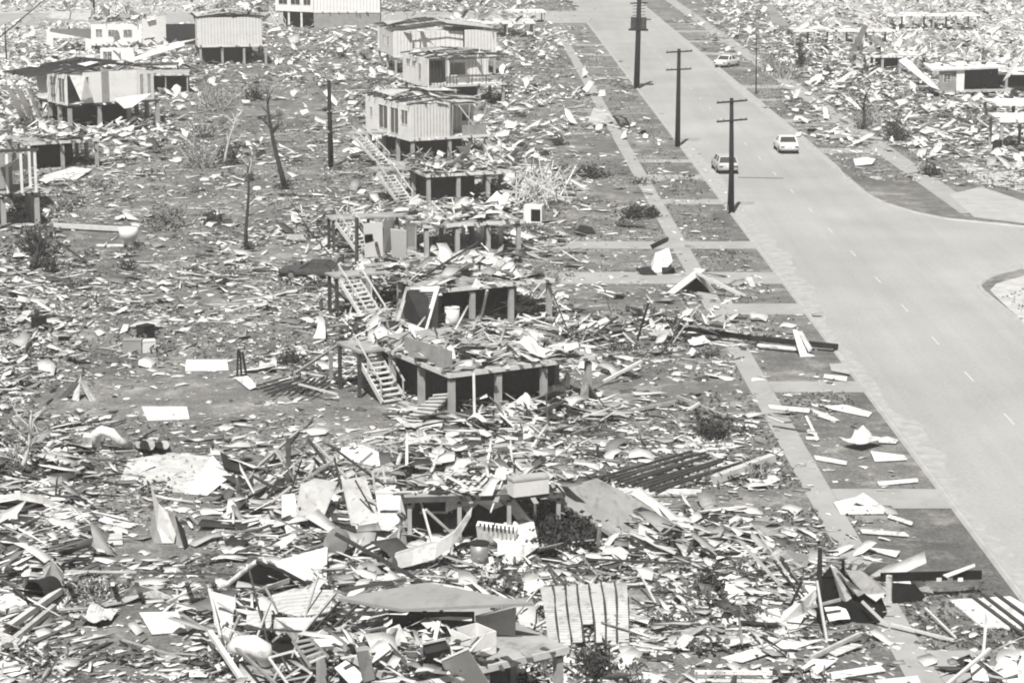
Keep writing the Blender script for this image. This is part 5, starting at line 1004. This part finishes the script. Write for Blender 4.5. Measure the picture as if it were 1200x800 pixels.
t = grp('window_frame', 'pale window frame lying flat over a black gap', 'window frame', 536, 534)
A, B, C_, D = Q((497, 520, .6), (560, 520, .6), (573, 545, .45), (520, 547, .45))
for a_, b_ in ((A, B), (B, C_), (C_, D), (D, A), (A.lerp(B, .55), D.lerp(C_, .55)), (A.lerp(D, .5), B.lerp(C_, .5))): child(t, 'frame_bar', MB().bar(a_, b_, .16, .08), PTIMB)
panel('gap_shade', 'black painted shade under the flat pale window frame', 'sheet', [(490, 518, .2), (575, 516, .2), (600, 548, .2), (488, 550, .2)], BLACK, .03)  # black sheet stands for the shade beneath the frame
t = grp('white_cone', 'white cloth pyramid standing behind the pale chest', 'cloth', 629, 545)
child(t, 'cloth', MB().add([P(612, 546, 0), P(640, 546, 0), P(634, 536, 0), P(616, 536, 0), P(628, 538, 1.1)], [(0, 1, 4), (1, 2, 4), (2, 3, 4), (3, 0, 4), (3, 2, 1, 0)]), CLOTH)
for k, (pts, m_, lab) in enumerate((([(400, 524, .5), (424, 521, .6), (470, 540, .4), (440, 546, .2), (398, 536, .2)], WHITE, 'white sheet lying on the concrete slab edge'), ([(352, 568, 1.7), (368, 560, 1.9), (396, 564, 1.7), (380, 604, .8), (345, 604, .6)], DULL, 'large pale wall sheet leaning beside the dark post'), ([(400, 562, 1.9), (428, 558, 1.9), (446, 612, .7), (412, 618, .5)], DULL, 'pale wall sheet with torn side left of the bucket'),
        ([(440, 575, 1.9), (470, 566, 2.1), (478, 600, 1.1), (466, 640, .3), (448, 636, .4)], WHITE, 'white narrow sheet hanging in the middle of the collapsed house'), ([(330, 580, 1.2), (345, 578, 1.3), (352, 620, .2), (336, 626, .1), (330, 606, .5)], WHITE, 'curved white sheet standing left of the pale wall sheet'), ([(420, 610, 1.0), (448, 604, 1.2), (470, 622, .8), (440, 652, .2), (424, 646, .3)], PALE, 'pale crumpled board in front of the torn side sheet'),
        ([(590, 612, .9), (625, 608, 1.0), (632, 640, .3), (600, 662, .1), (588, 645, .3)], PALE, 'pale bent board at the foot of the slanting wall'), ([(382, 690, .3), (384, 640, .6), (330, 655, .5), (322, 668, .3)], FIBRO, 'pale flat board below the round tank'))):
    panel('wall_sheet', lab, 'wall sheet', pts, m_, .04)
panel('gap_shade', 'black painted shade beneath the collapsed walls', 'sheet', [(415, 580, .15), (560, 590, .15), (590, 640, .15), (430, 650, .15)], BLACK, .03)  # black sheet paints the shade in this cavity
t = grp('bed_frame', 'pale metal frame standing in the collapsed house', 'frame', 450, 580)
A, B, C_, D = Q((436, 552, 2.6), (461, 544, 2.8), (468, 590, 1.3), (445, 600, 1.0))
for a_, b_ in ((A, B), (B, C_), (C_, D), (D, A), (A.lerp(D, .5), B.lerp(C_, .5)), (A.lerp(B, .5), A.lerp(B, .5).lerp(C_.lerp(D, .5), .5))): child(t, 'frame_bar', MB().bar(a_, b_, .06), PTIMB)
for k, (a, b_, wd, m_, lab) in enumerate((((489, 572, 2.3), (512, 655, .2), .08, PTIMB, 'long pale rod leaning over the bent metal casing'), ((490, 575, 2.2), (470, 630, .4), .08, TIMBER, 'weathered rod forming an A with the pale one'), ((440, 578, 2.2), (600, 575, 2.2), .12, PTIMB, 'pale top rail spanning the collapsed house'), ((492, 600, 1.2), (525, 600, 1.2), .08, PTIMB, 'short pale rung between leaning rods'), ((338, 575, 0), (338, 513, 2.2), .2, DTIMB, 'dark grey post standing left of the collapsed walls'), ((388, 446, 0), (388, 412, 1.6), .2, POST, 'short grey post beside the stair landing'),
        ((362, 515, 1.6), (398, 565, .8), .1, DTIMB, 'dark rafter fallen beside the dark grey post'), ((370, 520, 1.7), (415, 570, .9), .1, TIMBER, 'weathered rafter fallen beside the dark grey post'), ((384, 520, 1.5), (460, 575, 1.1), .08, DTIMB, 'long dark rafter fallen over the concrete slab edge'), ((400, 568, .8), (408, 610, .3), .07, DTIMB, 'dark rod lying on the large pale wall sheet'), ((575, 600, 1.8), (590, 560, 2.4), .06, PTIMB, 'thin pale rod above the slatted crate'), ((530, 600, 1.2), (500, 560, 2.0), .07, TIMBER, 'weathered brace behind the ragged board'))):
    stick('loose_pole', lab, 'pole', a, b_, wd, m_)
for i in range(9): stick('batten', 'pale batten in the parallel row behind the ragged board', 'batten', (497 + i * 9, 576 - i * .6, 2.25), (515 + i * 9, 558 - i * .6, 2.35), .13, PTIMB, .05, group='parallel pale battens behind the ragged board')

# ---- around the decks
t = grp('slatted_crate', 'slatted crate panel leaning under the brick store room floor', 'crate', 495, 480)
A, B, C_, D = Q((510, 462, 1.2), (530, 460, 1.4), (500, 492, .2), (478, 488, .2))
child(t, 'panel', MB().slab([A, B, C_, D], .08), GREY)
for k in range(7): child(t, 'slat', MB().bar(A.lerp(D, (k + .5) / 7) + Vector((0, -.05, .06)), B.lerp(C_, (k + .5) / 7) + Vector((0, -.05, .06)), .1, .05), PTIMB)
for k, (x, y, w_, lab) in enumerate(((612, 485, 1.9, 'white cloth heap in front of the brick store room'), (645, 475, 1.7, 'white cloth heap beside the last post of the store room floor'), (570, 500, 1.5, 'white cloth heap left of the thin dark rod'), (1010, 524, 2.0, 'white crumpled cloth lying on the verge between driveways'), (425, 285, 1.6, 'white crumpled cloth beside the upright panels'), (590, 238, 1.6, 'white crumpled sheet in front of the stick pile'), (560, 340, 1.2, 'white cloth over the edge of the two drum deck'))):
    me = CRUMP[3 + k % 3]; o = bpy.data.objects.new('cloth_heap', me); C.objects.link(o); o.location = P(x, y, 2.4 if k == 6 else 0); s = w_ / 2.0; o.scale = (s, s, s * 1.6); o.rotation_euler = (0, 0, k * 1.3); tag(o, lab, 'cloth')
t = grp('propped_sheet', 'pale sheet folded upright with black inner side', 'metal sheet', 692, 470)
child(t, 'front', MB().slab(Q((678, 472, .05), (683, 446, 1.2), (690, 450, 1.1), (690, 472, .05)), .03), PALE); child(t, 'back', MB().slab(Q((684, 447, 1.15), (705, 469, .1), (700, 473, .0), (688, 470, .1)), .03), DARK); child(t, 'base', MB().slab(Q((690, 473, .1), (730, 466, .1), (722, 478, .05), (700, 482, .05)), .03), PALE)
t = grp('window_wall', 'white wall with four louvre openings tilted against the deck with drums', 'wall panel', 490, 385)
A, B, C_, D = Q((476, 336, 2.6), (515, 335, 2.7), (500, 388, .4), (464, 376, .5))
f = lambda u, v: A.lerp(B, u).lerp(D.lerp(C_, u), v)
for (u0, u1, v0, v1) in ((0, .12, 0, 1), (.88, 1, 0, 1), (.44, .56, 0, 1), (.12, .88, 0, .12), (.12, .88, .44, .56), (.12, .88, .9, 1)): child(t, 'wall_frame', MB().slab([f(u0, v0), f(u1, v0), f(u1, v1), f(u0, v1)], .06), WHITE)
child(t, 'louvre_back', MB().slab([f(.02, .02) - Vector((0, 0, .12)), f(.98, .02) - Vector((0, 0, .12)), f(.98, .98) - Vector((0, 0, .12)), f(.02, .98) - Vector((0, 0, .12))], .02), DARK)
for v in range(16):
    q = .06 + v * .058; child(t, 'louvre', MB().bar(f(.1, q) - Vector((0, 0, .03)), f(.9, q) - Vector((0, 0, .03)), .05, .02), PTIMB)
panel('grey_wall', 'dark edged grey wall standing beside the tilted louvre wall', 'wall panel', [(506, 338, 2.5), (513, 338, 2.5), (512, 386, .1), (503, 388, .1)], GREY, .1)
panel('curved_sheet', 'pale curved sheet at the foot of the tilted louvre wall', 'metal sheet', [(478, 378, .9), (505, 388, .6), (512, 398, .2), (480, 392, .3)], FIBRO, .03)
for x, y, m_, r_, h_, lab in ((530, 386, FIBRO, .42, 1.25, 'pale storage drum under the deck with louvre wall'), (548, 388, DTIMB, .4, .6, 'low dark storage drum under the deck with louvre wall')):
    t = grp('storage_drum', lab, 'drum', x, y); MB().tube([(0, 0, 0), (0, 0, h_)], [r_ * .92, r_], 18).build('shell', m_, t, True); MB().tube([(0, 0, h_), (0, 0, h_ + .04)], r_ * 1.04, 18).build('rim', m_, t)
# upright panels on the E floor
for k, (pts, m_, lab) in enumerate((([(426, 262, 4.4), (448, 260, 4.4), (449, 300, 2.3), (428, 302, 2.3)], FIBRO, 'upright grey panel with dark doorway beside the long stair'), ([(449, 259, 4.4), (462, 256, 4.4), (462, 292, 2.5), (450, 296, 2.5)], GREY, 'upright dull grey panel next to the doorway panel'), ([(458, 268, 4.0), (477, 270, 4.0), (477, 302, 2.2), (460, 300, 2.2)], FIBRO, 'pale upright panel leaning before the row of grey ones'), ([(476, 260, 4.2), (488, 262, 4.0), (488, 292, 2.45), (477, 292, 2.45)], GREY, 'grey upright panel at the end of the row'))):
    panel('partition_screen', lab, 'wall panel', pts, m_, .06)
panel('dark_door', 'dark door in the upright grey panel by the long stair', 'door', [(427, 275, 3.75), (436, 274, 3.75), (436, 299, 2.3), (428, 300, 2.3)], DARK, .1)
for k, (x, y0, y1) in enumerate(((418, 255, 312), (444, 262, 310), (441, 285, 312), (565, 262, 292), (587, 262, 292), (543, 262, 290))):
    stick('bare_post', f'bare {"dark" if k < 3 else "grey"} post standing ' + ('at the upright panels, tallest' if k == 0 else 'at the upright panels, middle height' if k == 1 else 'at the upright panels, lowest' if k == 2 else ['between the stilt floor and stick pile, first in row', 'between the stilt floor and stick pile, last in row', 'next to the stilt floor edge'][k - 3]), 'post', (x, y1, 0), (x, y0, 2.4 if k > 2 else 3.2), .3 if k > 2 else .18, POST if k > 2 else DTIMB)
# D: pile of sticks
c0 = P(632, 240)
for k in range(95):
    a = rnd.uniform(0, 6.28); L_ = rnd.uniform(1.5, 4.4); p = c0 + Vector((rnd.gauss(0, 1.0), rnd.gauss(0, 2.5), rnd.uniform(.1, 1.9))); e_ = rnd.gauss(0, .6)
    d = Vector((math.cos(a) * math.cos(e_), math.sin(a) * math.cos(e_), math.sin(e_))) * L_ / 2; p.z = max(p.z, abs(d.z) + .05)
    o = MB().bar(p - d, p + d, rnd.uniform(.05, .11)).build('pale_stick', PTIMB if k % 4 else TIMBER, None, loc=p); tag(o, 'pale stick in the tangled stick pile beside the stilt floors', 'stick', 'pale sticks in the tangled pile')
t = grp('cabinet', 'white cabinet with a dark open door at the foot of the stick pile', 'cabinet', 627, 260, 0, R(-12))
MB().box(-.75, .6, -.5, .5, 0, 1.25).build('cabinet_body', ENAMEL, t); MB().box(-.2, .5, -.52, -.505, .12, 1.0).build('dark_door', BLACK, t)
panel('dark_sheet', 'dark flat sheet on the ground right of the white cabinet', 'sheet', [(680, 263, .35), (694, 266, .25), (698, 273, .1), (672, 273, .1)], DARK, .2)
panel('grey_box_sheet', 'grey flat box in front of the deck with stick pile', 'box', [(522, 242, .8), (552, 242, .8), (552, 254, .1), (521, 252, .1)], GREY, .5)
panel('white_sheet', 'white kite shaped sheet under the stilt floor near stick pile', 'metal sheet', [(582, 224, 1.1), (600, 240, .4), (584, 248, .1), (568, 238, .5)], WHITE, .03)
# folded sheets on the footpath
t = grp('folded_sheet', 'huge folded pale sheet with dark end on the footpath', 'metal sheet', 710, 150)
child(t, 'sheet', MB().slab(Q((696, 126, 1.3), (715, 133, .9), (720, 141, .3), (700, 150, .1), (688, 152, .0), (690, 140, .6)), .04), PALE); child(t, 'end_sheet', MB().slab(Q((718, 135, 1.0), (734, 138, .9), (739, 148, .3), (736, 151, .0), (724, 146, .3)), .04), DARK); child(t, 'edge', MB().bar(P(712, 146, .2), P(735, 152, .1), .15), WHITE)
t = grp('folded_sheet', 'folded sheet with dark upright flap and white belly on the footpath', 'metal sheet', 780, 320)
child(t, 'flap', MB().slab(Q((762, 287, 1.6), (783, 277, 2.0), (783, 283, 1.7), (765, 292, 1.3)), .04), DARK); child(t, 'belly', MB().slab(Q((768, 296, 1.2), (784, 290, 1.3), (788, 306, .6), (778, 318, .1), (764, 320, .0), (763, 308, .5)), .04), WHITE); child(t, 'base', MB().slab(Q((745, 314, .4), (760, 312, .5), (770, 321, .1), (754, 323, .0)), .1), DARK); child(t, 'base', MB().slab(Q((775, 313, .4), (790, 313, .5), (792, 321, .0), (776, 322, .0)), .1), DARK)
t = grp('tent_roof', 'fallen gable of pale planks with a dark hollow on the long driveway', 'roof piece', 810, 340)
child(t, 'slope', MB().slab(Q((781, 343, .1), (818, 314, 1.5), (827, 316, 1.5), (790, 344, .1)), .06), PTIMB); child(t, 'slope', MB().slab(Q((814, 320, 1.3), (822, 322, 1.2), (838, 342, .0), (832, 343, .0)), .06), GREY); child(t, 'hollow', MB().slab(Q((796, 339, .05), (816, 325, .9), (834, 342, .05)), .05), BLACK)  # the hollow is a black slab painting the shade inside
child(t, 'batten', MB().bar(P(816, 320, 1.3), P(868, 346, .2), .14), PTIMB); child(t, 'batten', MB().bar(P(836, 328, .6), P(874, 347, .1), .1), PTIMB)
t = grp('fallen_beam', 'long dark fallen roof beam with pale cap stretching to the kerb', 'beam', 880, 400)
child(t, 'beam', MB().bar(P(795, 384, .5), P(880, 396, .4), .22, .26), BLACK); child(t, 'beam', MB().bar(P(880, 396, .45), P(982, 406, .3), .25, .26), DARK); child(t, 'cap', MB().bar(P(800, 381, .8), P(905, 391, .75), .16, .05), TIMBER); child(t, 'foot', MB().bar(P(888, 404, .25), P(936, 409, .2), .3, .1), WHITE)
t = grp('split_sheet', 'white forked sheet standing over the dark fallen beam', 'metal sheet', 942, 414)
child(t, 'fork', MB().slab(Q((929, 386, 1.3), (934, 386, 1.3), (946, 414, .1), (956, 417, .0), (938, 418, .0)), .03), WHITE); child(t, 'fork', MB().slab(Q((935, 388, 1.2), (940, 388, 1.2), (952, 408, .3), (948, 413, .1)), .03), PALE)
# batten grid
A, B, C_, D = Q((706, 560, .35), (812, 530, .6), (872, 545, .45), (768, 577, .25)); t = grp('batten_grid', 'dark roof batten grid lying flat in the yard', 'roof frame', 790, 555)
for k in range(10): q = k / 9; child(t, 'batten', MB().bar(A.lerp(D, q) + Vector((0, 0, .06)), B.lerp(C_, q) + Vector((rnd.uniform(-.5, .4), 0, .06)), .1, .1), DTIMB)
for q in (.2, .55, .8): child(t, 'cross_rafter', MB().bar(A.lerp(B, q) - Vector((0, 0, .05)), D.lerp(C_, q) - Vector((0, 0, .05)), .1, .1), TIMBER)
panel('long_board', 'long white board with dark edge below the batten grid', 'board', [(707, 566, .3), (718, 571, .3), (822, 573, .25), (822, 579, .15), (730, 579, .15), (709, 574, .15)], PALE, .1)
for i in range(16): stick('batten', 'thin dark batten in the flat heap on the dirt by the stair', 'batten', (300 + i * 4.5, 452 + (i % 5) * 3, .25), (338 + i * 3.5, 441 + (i % 4) * 3, .35), .08, DTIMB, group='thin dark battens heaped by the white stair')

# ---- torn sheets on the verge, bottom right
t = grp('torn_shelter', 'wreck of torn white sheets hung on dark posts on the verge', 'wreck', 985, 730)
child(t, 'post', MB().tube(Q((961, 728, 0), (960, 690, 1.5), (961, 642, 3.2)), [.13, .11, .07], 8), BARK); child(t, 'post', MB().tube(Q((988, 700, .5), (988, 655, 2.4)), [.08, .05], 6), DBARK)
child(t, 'lean_stick', MB().bar(P(957, 680, 1.9), P(969, 752, 0), .08), PTIMB); child(t, 'lean_stick', MB().bar(P(945, 712, .8), P(985, 702, 1.0), .09), TIMBER); child(t, 'lean_stick', MB().bar(P(1010, 704, .9), P(1040, 733, .1), .09), PTIMB)
child(t, 'white_sheet', MB().slab(Q((955, 690, 1.5), (958, 697, 1.3), (944, 718, .5), (931, 742, .0), (912, 733, .0), (918, 716, .4), (938, 702, 1.0)), .03), WHITE)
child(t, 'white_sheet', MB().slab(Q((974, 664, 2.2), (979, 664, 2.2), (998, 700, .9), (992, 704, .8), (985, 702, .8)), .03), WHITE); child(t, 'white_sheet', MB().slab(Q((980, 665, 2.2), (990, 676, 1.8), (1013, 694, 1.1), (1006, 698, 1.0), (996, 690, 1.2)), .03), PALE)
child(t, 'white_sheet', MB().slab(Q((990, 667, 2.2), (1012, 670, 1.9), (1032, 684, 1.3), (1038, 694, .9), (1026, 704, .7), (1014, 696, 1.0), (1000, 682, 1.6)), .03), WHITE)
child(t, 'shade_fill', MB().slab(Q((962, 676, 1.6), (990, 672, 1.8), (1030, 692, .9), (1040, 716, .1), (1030, 730, .02), (962, 728, .02)), .04), BLACK)  # black sheets paint the shadowed cavity behind the white ones
child(t, 'shade_fill', MB().slab(Q((962, 676, 1.6), (972, 664, 2.0), (990, 668, 2.0), (990, 674, 1.8)), .04), BLACK)
t = grp('channel_beam', 'dark channel beam with white punched holes propped near the kerb', 'beam', 1090, 690)
child(t, 'channel', MB().bar(P(1032, 676, .9), P(1150, 673, .8), .1, .32), BLACK)
for k, x in enumerate((1052, 1071, 1084, 1097, 1110, 1122)): child(t, 'hole_plate', MB().bar(P(x, 678, .72) + Vector((0, -.07, 0)), P(x + 6, 678, .72) + Vector((0, -.07, 0)), .02, .14), WHITE)
child(t, 'prop', MB().bar(P(1042, 704, 0), P(1042, 674, 1.0), .2, .12), PALE); child(t, 'shadow_panel', MB().slab(Q((1046, 682, .7), (1072, 684, .6), (1088, 702, .05), (1046, 706, .05)), .04), BLACK)  # black slab is the beam's shadow, painted below it
panel('crumpled_board', 'white crumpled board under the channel beam', 'board', [(1064, 672, .9), (1076, 676, .8), (1094, 694, .15), (1070, 690, .3)], WHITE, .04)
panel('plank', 'pale plank propped over the channel beam', 'plank', [(1105, 673, 1.0), (1142, 660, 1.2), (1143, 663, 1.15), (1110, 676, .95)], PTIMB, .04)
t = grp('white_slab', 'white slab crossed by dark strips on the verge near the kerb', 'slab', 1160, 715)
child(t, 'slab', MB().slab(Q((1112, 702, .12), (1184, 698, .12), (1215, 716, .12), (1215, 735, .12), (1150, 733, .12)), .08), WHITE)
for a_, b_ in (((1137, 696, .2), (1200, 743, .2)), ((1151, 695, .2), (1212, 742, .2)), ((1166, 694, .2), (1216, 730, .2))): child(t, 'dark_strip', MB().bar(P(*a_), P(*b_), .12, .05), DTIMB)
for k, (pts, m_, lab) in enumerate((([(977, 588, .1), (1003, 582, .3), (1012, 577, .35), (1036, 594, .15), (1036, 601, .08), (985, 602, .06)], WHITE, 'white pointed sheet lying across the bottom driveway'), ([(965, 475, .1), (992, 474, .12), (1022, 483, .1), (1018, 488, .08), (975, 479, .08)], WHITE, 'white strip across the verge under the middle driveway'), ([(900, 474, .1), (950, 478, .12), (948, 483, .1), (902, 478, .08)], WHITE, 'white strip lying where footpath and driveway meet'),
        ([(950, 478, .1), (968, 484, .12), (984, 492, .1), (976, 493, .08), (955, 486, .08)], PALE, 'pale slanting strip beside the white ones on the verge'), ([(943, 487, .1), (946, 487, .12), (960, 514, .1), (957, 516, .08)], WHITE, 'narrow white strip pointing down the verge'), ([(944, 511, .1), (958, 512, .1), (958, 515, .1), (945, 514, .08)], WHITE, 'short white strip at the tip of the narrow one'), ([(954, 533, .15), (993, 540, .12), (992, 544, .1), (956, 538, .08)], WHITE, 'white strip on the verge beside wiry scrub'), ([(1028, 564, .1), (1075, 560, .15), (1076, 564, .1), (1030, 568, .08)], WHITE, 'white strip on the lower verge by the bottom driveway'),
        ([(1020, 528, .15), (1060, 533, .15), (1063, 538, .1), (1025, 540, .08)], WHITE, 'white tongue of sheet beside the crumpled verge cloth'), ([(1028, 513, .2), (1040, 511, .3), (1053, 515, .15), (1050, 519, .1), (1030, 518, .1)], PALE, 'small pale folded sheet on the upper verge near kerb'), ([(966, 438, .1), (993, 441, .1), (992, 446, .1), (965, 442, .1)], WHITE, 'white strip by the kerb above the middle driveway'), ([(972, 426, .2), (992, 425, .2), (996, 438, .15), (974, 434, .1)], CONC, 'grey slab by the kerb above the middle driveway'),
        ([(776, 687, .15), (795, 687, .2), (870, 705, .1), (850, 711, .1), (805, 698, .1)], PALE, 'long pale board pointing at the torn white sheets'), ([(838, 672, .5), (858, 680, .3), (888, 682, .3), (872, 696, .1), (846, 694, .1)], WHITE, 'white bent sheet with pointed horn on the littered strip'), ([(888, 715, .2), (912, 712, .2), (918, 728, .1), (890, 728, .1)], WHITE, 'white square sheet left of the torn white sheets'), ([(935, 785, .1), (952, 771, .15), (981, 773, .15), (955, 791, .1)], WHITE, 'white strip near the bottom crossing the lawn, steepest'),
        ([(968, 788, .1), (1030, 778, .15), (1038, 785, .1), (975, 795, .08)], WHITE, 'white strip near the bottom beside the footpath, upper'), ([(1025, 796, .1), (1075, 791, .15), (1080, 800, .1), (1030, 806, .08)], WHITE, 'white strip at the very bottom of the footpath'), ([(900, 745, .2), (930, 752, .2), (966, 748, .15), (930, 760, .1), (900, 758, .1)], WHITE, 'white bent strip below the torn white sheets'), ([(968, 762, .2), (1000, 753, .25), (1012, 755, .2), (980, 768, .1)], PALE, 'pale strip below the torn white sheets beside a long pole'),
        ([(845, 770, .1), (900, 755, .2), (915, 760, .15), (870, 775, .1)], WHITE, 'long white strip on the littered lawn, lower'), ([(900, 652, .8), (920, 644, 1.0), (948, 650, .8), (944, 670, .1), (902, 668, .2)], PALE, 'pale upright board behind the torn white sheets'), ([(1120, 772, .3), (1136, 766, .5), (1142, 774, .3), (1128, 782, .1)], DARK, 'open black case beside white crumpled sheets near the corner'), ([(1135, 770, .4), (1165, 768, .5), (1205, 780, .3), (1200, 800, .1), (1140, 796, .1)], WHITE, 'white crumpled sheet in the bottom corner by the kerb'),
        ([(1000, 186, .3), (1012, 184, .6), (1026, 186, .5), (1022, 192, .2), (1002, 194, .1)], WHITE, 'white overturned sheet on the far verge near side street'), ([(965, 159, .4), (985, 157, .5), (1002, 160, .4), (1035, 161, .3), (1034, 164, .1), (968, 163, .1)], GREY, 'dark edged beam across the far verge'), ([(0, 196, 4.6), (42, 176, 4.6), (44, 195, 2.6), (0, 199, 2.2)], PALE, 'crumpled white tent of sheeting beside the left floor deck'), ([(-5, 192, 3.0), (42, 192, 2.6), (42, 198, 2.2), (-5, 200, 2.2)], WHITE, 'white folded sheet beneath the white tent'),
        ([(130, 152, .4), (172, 146, .4), (176, 150, .2), (150, 158, .1), (126, 158, .1)], WHITE, 'white flat sheet before the torn white stilt house'), ([(153, 150, .5), (175, 145, .5), (175, 151, .2), (154, 154, .2)], DARK, 'dark box sheet on the flat white one'), ([(50, 206, .2), (85, 196, .3), (108, 198, .3), (90, 210, .1), (60, 212, .1)], WHITE, 'white mound of sheeting below the left floor deck'), ([(1005, 640, .1), (1008, 640, .1), (1055, 645, .2), (1050, 652, .1)], WHITE, 'white ragged sheet on the dark verge lawn'),
        ([(1008, 619, .15), (1060, 623, .2), (1066, 628, .1), (1010, 624, .1)], PALE, 'pale strip on the verge below the bottom driveway'), ([(1042, 602, .2), (1070, 611, .2), (1068, 615, .1), (1040, 606, .1)], PALE, 'pale sliver beside the white pointed sheet'), ([(0, 760, .2), (2, 740, .4), (30, 750, .3), (28, 760, .1)], PALE, 'pale board beside broad planks at the left edge'))):
    panel('loose_sheet' if m_ is not DARK else 'dark_case', lab, 'sheet' if m_ is not DARK else 'case', pts, m_, .03)
stick('loose_pole', 'long weathered pole on the lawn below the torn white sheets', 'pole', (950, 770, .2), (1008, 742, .4), .12, TIMBER); stick('loose_pole', 'pale pole lying across the footpath at the torn sheets', 'pole', (1044, 731, .2), (1118, 750, .15), .09, PTIMB); stick('loose_pole', 'thin pale pole crossing another on the verge lawn', 'pole', (1084, 712, .3), (1120, 747, .1), .07, PTIMB)
stick('loose_pole', 'pale pole slanting at the bottom right corner', 'pole', (1105, 806, .3), (1160, 760, .9), .1, PTIMB)
# leaning white boards across the street
for k, (pts, lab) in enumerate((([(992, 70, .5), (1000, 72, .5), (1018, 30, 6.5), (1012, 28, 6.5)], 'tall white board leaning beside the dark doorway floor'), ([(905, 30, 3), (925, 30, 3), (905, 5, 6), (898, 5, 6)], 'white leaning board behind the far stilt floor'), ([(1060, 75, 3.5), (1068, 72, 3.5), (1100, 100, .4), (1092, 104, .2)], 'white sloping roof board beside the grey window wreck'), ([(1020, 45, 5), (1026, 43, 5), (1060, 70, 1), (1054, 72, 1)], 'white sloping board between two wrecks across the street'), ([(1175, 95, 2.8), (1182, 90, 3.5), (1200, 60, 5), (1190, 70, 4)], 'white sloping board on the uppermost white floor'))):
    panel('leaning_board', lab, 'board', pts, WHITE, .08)
for k in range(9):
    x = 20 + k * 3; stick('leaning_rafter', 'white rafter in the slanting bundle beside the torn white house', 'rafter', (x - 14 + k * .5, 95 + (k % 3) * 4, 5.5 - .2 * k), (x + 6, 142, .3), .16, WHITE, group='white rafters slanting beside the torn white house')


# ---------------------------------------------------------------- hazy air
hz = MB().box(-420, 420, -40, 1100, -1, 40).build('haze', (mh := bpy.data.materials.new('hazy_air')))
mh.use_nodes = True; hn = mh.node_tree; hn.nodes.clear(); ho = hn.nodes.new('ShaderNodeOutputMaterial'); hv = hn.nodes.new('ShaderNodeVolumePrincipled')
hv.inputs['Color'].default_value = (.95, .94, .91, 1); hv.inputs['Density'].default_value = .00032; hv.inputs['Anisotropy'].default_value = -.5; hn.links.new(hv.outputs[0], ho.inputs['Volume'])
tag(hz, kind='stuff')
# ---------------------------------------------------------------- report
print('objects', len(bpy.data.objects))
